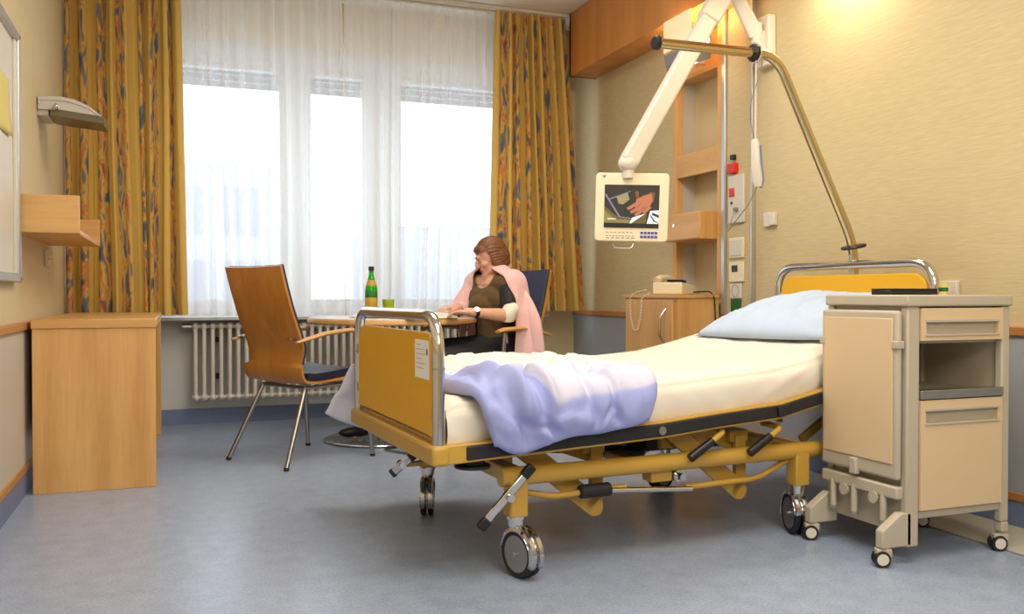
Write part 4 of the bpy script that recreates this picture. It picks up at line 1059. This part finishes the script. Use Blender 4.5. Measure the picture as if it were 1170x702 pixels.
# ------------------------------------------------------------ the seated woman
F_ = Vector((cos(CHF), sin(CHF), 0)); L_ = Vector((-sin(CHF), cos(CHF), 0))   # forward, her left
WO = Vector((1.712, 4.752, 0))
def wp(f, l, z): return WO+F_*f+L_*l+Vector((0, 0, z))
wom = thing('person', 'woman in pink cardigan seated reading at the round table', 'person', (WO.x, WO.y, 0))
def merged(b, name, m, parent, voxel=.005, smooth=4, world=True, disp=None):
    bmesh.ops.recalc_face_normals(b.bm, faces=b.bm.faces)
    me = bpy.data.meshes.new('tmp'); b.bm.to_mesh(me); b.bm.free()
    o = bpy.data.objects.new('tmp', me); COL.objects.link(o)
    r = o.modifiers.new('r', 'REMESH'); r.mode = 'VOXEL'; r.voxel_size = voxel; r.use_smooth_shade = True
    s_ = o.modifiers.new('s', 'SMOOTH'); s_.iterations = smooth; s_.factor = .5
    dg = bpy.context.evaluated_depsgraph_get(); dg.update()
    me2 = bpy.data.meshes.new_from_object(o.evaluated_get(dg)); me2.name = name
    bpy.data.objects.remove(o)
    if disp:
        for v in me2.vertices: v.co = disp(v.co)
    if world: me2.transform(rootmat(parent).inverted())
    me2.materials.clear()
    for x in (m if isinstance(m, (list, tuple)) else [m]): me2.materials.append(M[x])
    me2.shade_smooth()
    q = bpy.data.objects.new(name, me2); COL.objects.link(q); q.parent = parent
    return q
def tidy(bm, it=14, island=400):
    """drop loose scraps and smooth the cut edge of an opened garment"""
    seen = set(); kill = []
    for v in bm.verts:
        if v in seen: continue
        st = [v]; comp = []; seen.add(v)
        while st:
            a = st.pop(); comp.append(a)
            for e in a.link_edges:
                o = e.other_vert(a)
                if o not in seen: seen.add(o); st.append(o)
        if len(comp) < island: kill += comp
    bmesh.ops.delete(bm, geom=kill, context='VERTS')
    for _ in range(it):
        new = {}
        for v in bm.verts:
            if v.is_boundary:
                nb = [e.other_vert(v) for e in v.link_edges if e.is_boundary]
                if len(nb) == 2: new[v] = v.co*.4+(nb[0].co+nb[1].co)*.3
        for v, c in new.items(): v.co = c
    ring = {e.other_vert(v) for v in bm.verts if v.is_boundary for e in v.link_edges}
    for _ in range(4):
        new = {v: sum((e.other_vert(v).co for e in v.link_edges), Vector())/len(v.link_edges) for v in ring if not v.is_boundary}
        for v, c in new.items(): v.co = v.co.lerp(c, .5)
# joints
hipC = wp(-.02, 0, .53); waist = wp(0.0, 0, .68); chest = wp(.03, 0, .83); neckb = wp(.045, 0, .955)
shL = wp(.035, .155, .912); shR = wp(.035, -.150, .915)
elL = Vector((1.700, 4.50, .735)); wrL = Vector((1.478, 4.455, .757))
elR = wp(.12, -.215, .745); wrR = Vector((1.475, 4.715, .775))
# head frame: faces forward, turned slightly and tilted down
ha = radians(173); hpitch = radians(24)
HX = Vector((cos(ha)*cos(hpitch), sin(ha)*cos(hpitch), -sin(hpitch)))     # face direction
HY = Vector((-sin(ha), cos(ha), 0)); HZ = HX.cross(HY)
HC = Vector((WO.x-.052, WO.y-.036, 1.060))
HM = Matrix((HX, HY, HZ)).transposed().to_4x4(); HM = HM @ Matrix.Scale(.87, 4); HM.translation = HC
def hd_(x, y, z): return HM @ Vector((x, y, z))
H3 = HM.to_3x3().to_4x4()
b = B()
# torso
b.cone2(hipC+L_*.07, hipC-L_*.07, .105, .105); b.cone2(hipC, waist, .12, .105); b.cone2(waist+L_*.03, chest+L_*.045, .085, .092); b.cone2(waist-L_*.03, chest-L_*.045, .085, .092)
b.cone2(chest+L_*.08, chest-L_*.08, .085, .085); b.cone2(shL, shR, .055, .055)
b.cone2(neckb, hd_(-.030, 0, -.055), .050, .042)
# arms
b.cone2(shL, elL, .048, .036); b.cone2(elL, elL.lerp(wrL, .35), .036, .036); b.cone2(elL.lerp(wrL, .35), wrL, .036, .023)
b.cone2(shR, elR, .048, .036); b.cone2(elR, wrR, .036, .023)
# legs
kL = wp(.42, .11, .50); kR = Vector((1.29, 4.86, .52)); anL = wp(.38, .12, .10); anR = Vector((1.03, 5.09, .13))
for h_, k_, a_ in ((hipC+L_*.09, kL, anL), (hipC-L_*.09, kR, anR)):
    b.cone2(h_, k_, .088, .058); b.cone2(k_, k_.lerp(a_, .3), .056, .054); b.cone2(k_.lerp(a_, .3), a_, .054, .034)
    b.cone2(a_, Vector((a_.x, a_.y, .05))+F_*.08, .034, .03)
# head
b.ell(hd_(-.012, 0, .024), (.095, .074, .090), H3, 24, 16)
b.ell(hd_(.034, 0, -.025), (.052, .054, .066), H3, 20, 14)
b.cone2(hd_(.028, .030, -.072), hd_(.068, 0, -.092), .023, .018); b.cone2(hd_(.028, -.030, -.072), hd_(.068, 0, -.092), .024, .019)   # jaw and chin
b.ell(hd_(.072, 0, -.056), (.020, .026, .024), H3)                                          # mouth region
b.cone2(hd_(.083, 0, .022), hd_(.106, 0, -.020), .0085, .0105); b.ell(hd_(.099, .009, -.025), .0075); b.ell(hd_(.099, -.009, -.025), .0075)
b.cone2(hd_(.076, .030, .030), hd_(.076, -.030, .030), .011, .011)
for sg in (-1, 1):
    b.ell(hd_(.052, sg*.034, -.020), (.034, .024, .026), H3)
    b.ell(hd_(.066, sg*.030, .006), (.013, .013, .011), H3)                                  # lowered eyelid
    b.ell(hd_(-.008, sg*.074, -.010), (.016, .008, .028), H3)
# hands
def hand(b, wr, dirv, side, curl, drop=0):
    """wr wrist, dirv unit towards fingers, side = +1 thumb towards +perp"""
    d = dirv.normalized(); p = Vector((-d.y, d.x, 0)).normalized()*side; up = Vector((0, 0, 1))
    b.cone2(wr, wr+d*.03, .024, .024)
    for k in (-1, -.33, .33, 1):
        b.cone2(wr+d*.02+p*k*.014, wr+d*.078+p*k*.028, .0145, .0115)
    for k, (off, ln) in enumerate(((.031, .070), (.011, .080), (-.010, .074), (-.030, .060))):
        a = wr+d*.078+p*off; q = curl[k]
        j1 = a+(d*cos(q*.4)-up*sin(q*.4)+p*off*.9).normalized()*ln*.42
        j2 = j1+(d*cos(q*1.2)-up*sin(q*1.2)+p*off*.7).normalized()*ln*.32
        j3 = j2+(d*cos(q*1.8)-up*sin(q*1.8)).normalized()*ln*.26
        b.cone2(a, j1, .0098, .0088, 10); b.cone2(j1, j2, .0088, .0078, 10); b.cone2(j2, j3, .0078, .0065, 10)
    t0 = wr+d*.022+p*.020-up*.004; t1 = t0+(d*.8+p*.65-up*.15).normalized()*.042; t2 = t1+(d*1+p*.25-up*.2).normalized()*.03
    b.cone2(t0, t1, .0135, .0105, 10); b.cone2(t1, t2, .0100, .0078, 10)
dL = (Vector((1.30, 4.55, .757))-wrL); hand(b, wrL, Vector((dL.x, dL.y, .01)), -1, (.45, .5, .5, .55))
hand(b, wrR, Vector((-.85, -.25, .06)), 1, (.7, .85, .95, 1.0))
body = merged(b, 'body', 'skin', wom, .0042, 3)
inv = (rootmat(wom).inverted() @ HM).inverted()
lp = B().tube([hd_(.080, .020, -.055), hd_(.0905, .008, -.0515), hd_(.092, 0, -.0525), hd_(.0905, -.008, -.0515), hd_(.080, -.020, -.055)], [.002, .0042, .0045, .0042, .002], 10)
lp.tube([hd_(.080, .019, -.057), hd_(.0885, .008, -.0605), hd_(.0895, 0, -.061), hd_(.0885, -.008, -.0605), hd_(.080, -.019, -.057)], [.002, .0045, .005, .0045, .002], 10)
lp.done('lips', 'lip', wom, world=True)
# eyes
for sg in (-1, 1):
    ey = B().ell(hd_(.0745, sg*.030, .002), (.0055, .009, .0045), H3).done('eye', 'eyewhite', wom, world=True)
    B().ell(hd_(.0785, sg*.030, .000), (.0022, .0036, .0034), HM.to_3x3().to_4x4()).done('iris', 'eyedark', ey, world=True)
    B().tube([hd_(.0885, sg*.012, .029), hd_(.0875, sg*.026, .034), hd_(.076, sg*.042, .030)], [.002, .003, .0015], 8).done('eyebrow', 'hair', wom, world=True)
for sg in (-1, 1):
    B().tube([hd_(.0800, sg*.019, .000), hd_(.0815, sg*.029, -.002), hd_(.0765, sg*.040, .000)], [.0008, .0016, .0008], 6).done('eyelashes', 'eyedark', wom, world=True)
# glasses
gl = B()
for sg in (-1, 1):
    gl.tube([hd_(.098, sg*.031+.021*cos(a*pi/10), -.004+.015*sin(a*pi/10)) for a in range(20)], .0012, 6, closed=True)
    gl.tube([hd_(.098, sg*.052, .004), hd_(.05, sg*.073, .004), hd_(-.008, sg*.078, .0)], .0012, 6)
gl.tube([hd_(.098, -.010, 0), hd_(.103, 0, .002), hd_(.098, .010, 0)], .0012, 6)
gl.done('glasses', 'steel', wom, world=True)
# hair: bob, swept, ends at the nape
hb = B(); H3 = HM.to_3x3().to_4x4()
hb.ell(hd_(-.022, 0, .040), (.104, .088, .092), H3, 24, 16)
hb.ell(hd_(-.05, 0, -.012), (.078, .086, .085), H3, 24, 16)
for sg in (-1, 1):
    hb.ell(hd_(-.020, sg*.070, -.018), (.045, .022, .066), H3)
    hb.ell(hd_(.03, sg*.062, .04), (.045, .022, .036), H3)
hb.ell(hd_(.040, .01, .078), (.046, .06, .026), H3)
hb.ell(hd_(-.055, 0, -.065), (.058, .075, .035), H3)
def hair_disp(co):
    p = HM.inverted() @ co; a = atan2(p.y, p.z*.8+.02)
    k = .0022*sin(a*38+p.x*60)+.002*nz(a*12, p.x*20)
    return co + (co-HC).normalized()*k
def cut_face(o, zmax):
    pass
hair = merged(hb, 'hair', 'hair', wom, .0042, 3, disp=hair_disp)
hm_ = bmesh.new(); hm_.from_mesh(hair.data)
dele = []
for v in hm_.verts:
    q = inv @ v.co
    # open the face area
    if q.x > .018 + max(0, -(q.z-.06))*0 and q.z < .052 - .3*(q.x-.07) and abs(q.y) < .10 and q.x > .025-.02*min(1, max(0, (.05-q.z)/.08)): dele.append(v)
bmesh.ops.delete(hm_, geom=dele, context='VERTS'); tidy(hm_); hm_.to_mesh(hair.data); hm_.free()
# shirt
sb_ = B()
sb_.cone2(hipC+L_*.07, hipC-L_*.07, .112, .112); sb_.cone2(hipC, waist, .130, .115); sb_.cone2(waist+L_*.03, chest+L_*.045, .095, .100); sb_.cone2(waist-L_*.03, chest-L_*.045, .095, .100)
sb_.cone2(chest+L_*.08, chest-L_*.08, .094, .094); sb_.cone2(shL, shR, .062, .062)
sb_.ell(chest+F_*.060-Vector((0, 0, .035)), (.066, .115, .065), Matrix.Rotation(CHF, 4, 'Z'))
shirt = merged(sb_, 'shirt', 'shirt', wom, .006, 4)
bm_ = bmesh.new(); bm_.from_mesh(shirt.data); Wi = rootmat(wom)
nk = neckb+F_*.05
dele = [v for v in bm_.verts if ((Wi @ v.co)-(nk+Vector((0, 0, .025)))).length < .092 and (Wi @ v.co).z > .86]
bmesh.ops.delete(bm_, geom=dele, context='VERTS'); tidy(bm_); bm_.to_mesh(shirt.data); bm_.free()
# trousers
tr = B()
for h_, k_, a_ in ((hipC+L_*.09, kL, anL), (hipC-L_*.09, kR, anR)):
    tr.cone2(h_, k_, .098, .070); tr.cone2(k_, a_, .068, .055)
tr.cone2(hipC+L_*.07, hipC-L_*.07, .116, .116); tr.cone2(hipC+F_*.05, hipC-L_*0+F_*.1, .11, .10)
merged(tr, 'trousers', 'trousers', wom, .007, 3)
for a_ in (anL, anR):
    g0 = Vector((a_.x, a_.y, a_.z-.10))
    s2 = B().ell(g0+F_*.06+Vector((0, 0, .035)), (.115, .042, .034), Matrix.Rotation(CHF, 4, 'Z'), 20, 12).cone2(g0+Vector((0, 0, .05)), g0+Vector((0, 0, .075)), .042, .04)
    merged(s2, 'shoe', 'black', wom, .006, 2)
# dark sleeves of the top on the upper arms
qs = B().cone2(shL.lerp(elL, .12), shL.lerp(elL, .62), .053, .047)
merged(qs, 'short_sleeve', 'trousers', wom, .006, 3)
# cardigan draped over the shoulders, front left open
cg = B()
nb2 = neckb-F_*.02
for sg, sh_, el_ in ((1, shL, elL), (-1, shR, elR)):
    lo = sh_-F_*.05+L_*sg*.035+Vector((0, 0, -.16)); lw = sh_-F_*.07+L_*sg*.05+Vector((0, 0, -.42))
    cg.cone2(nb2+L_*sg*.02+Vector((0, 0, .02)), sh_+L_*sg*.01, .070, .068)
    cg.cone2(sh_+L_*sg*.01, lo, .068, .080); cg.cone2(lo, lw, .082, .085)
    cg.cone2(neckb-F_*.03, wp(-.07, sg*.10, .50), .085, .10)
    cg.cone2(sh_-F_*.03, wp(-.09, sg*.14, .52), .08, .09)
mR = elR.lerp(wrR, .55)
cg.cone2(shR, elR, .062, .056); cg.cone2(elR, mR, .054, .044); cg.cone2(elR-Vector((0, 0, .02)), elR-Vector((0, 0, .20)), .05, .04)
cg.cone2(neckb-F_*.02-Vector((0, 0, .03)), neckb+Vector((0, 0, .028))-F_*.012, .085, .070)
def card_disp(co):
    q = co-WO; l = q.dot(L_); f = q.dot(F_); z = q.z
    k = .011*sin(atan2(l, -f)*13+z*4)*smooth_step(.93, .75, z)+.004*nz(l*14, z*8, f*14)
    dr = L_*l-F_*(.03-f) if False else (L_*l+F_*(f-.02))
    return co+dr.normalized()*k if dr.length > 1e-4 else co
cardi = merged(cg, 'cardigan', 'pink', wom, .007, 5, disp=card_disp)
cm_ = bmesh.new(); cm_.from_mesh(cardi.data); dele = []
def segd(p, a, c):
    t = max(0, min(1, (p-a).dot(c-a)/(c-a).length_squared)); return (p-(a+(c-a)*t)).length
for v in cm_.verts:
    q = (Wi @ v.co)-WO; f = q.dot(F_); l = q.dot(L_); z = q.z
    vneck = .050+.095*smooth_step(.99, .84, z)
    pw = Wi @ v.co
    arm = l < -.06 and min(segd(pw, shR, elR), segd(pw, elR, mR)) < .078
    if arm:
        if (pw-mR).dot((wrR-elR).normalized()) > .0: dele.append(v)
        continue
    if (f > -.005 and abs(l) < vneck) or (z > .86 and abs(l) < .05 and f > -.03) or (z > 1.0 and (f*f+l*l)**.5 < .07) or (f > .045+.04*smooth_step(.80, .93, z)+(.05 if l < -.10 else 0)) or z < .445 or (-.10 < l < .150 and f > -.035 and z < .82): dele.append(v)
bmesh.ops.delete(cm_, geom=dele, context='VERTS'); tidy(cm_, 20); cm_.to_mesh(cardi.data); cm_.free()
md = cardi.modifiers.new('solid', 'SOLIDIFY'); md.thickness = .008; md.offset = 0
# rolled front edge and collar, pocket flap
fe = []
for z in (1.0, .965, .92, .86, .78, .70, .60, .50):
    fe.append(z)
B().tube([wp(-.075, .0, 1.005), wp(-.05, .06, 1.000), wp(.0, .085, .980), wp(.045, .098, .93), wp(.060, .118, .87)], [.012, .020, .026, .022, .008], 12, sc=(.45, 1.25)).done('collar', 'pink', cardi, world=True)
B().tube([wp(-.075, .0, 1.005), wp(-.05, -.06, 1.000), wp(.0, -.085, .980), wp(.045, -.098, .93), wp(.060, -.118, .87)], [.012, .020, .026, .022, .008], 12, sc=(.45, 1.25)).done('collar', 'pink', cardi, world=True)
# empty left sleeve hanging beside the arm
slv = [wp(-.015, .185, .90), wp(-.035, .238, .82), wp(-.05, .272, .71), wp(-.06, .285, .60), wp(-.07, .288, .50), wp(-.07, .285, .45)]
B().tube(rnd(slv, .05), [.022]+[.022+.028*min(1, (i+1)/10) for i in range(len(rnd(slv, .05))-2)]+[.046], 18, sc=(.6, 1.05)).done('sleeve', 'pink', cardi, world=True)
# bandage and watch
ed = (wrL-elL).normalized()
B().tube([elL-ed*.03+Vector((.0, -.004, .05)), elL+ed*.004+Vector((0, -.006, .030)), elL+ed*.02+Vector((0, -.004, 0)), elL+ed*.018+Vector((0, 0, -.030))], [.032, .045, .046, .034], 18, sc=(1, .95)).done('elbow_bandage', 'bandage', wom, world=True)
wa = wrL-ed*.012
w_ = B(); w_.tube([wa-ed*.009, wa+ed*.009], .0275, 20).done('wrist_watch', 'black', wom, world=True)
B().cyl(wa+Vector((-.002, -.020, .012)), wa+Vector((-.004, -.028, .018)), .015, n=18).done('watch_face', 'steel', bpy.data.objects['wrist_watch'], world=True)
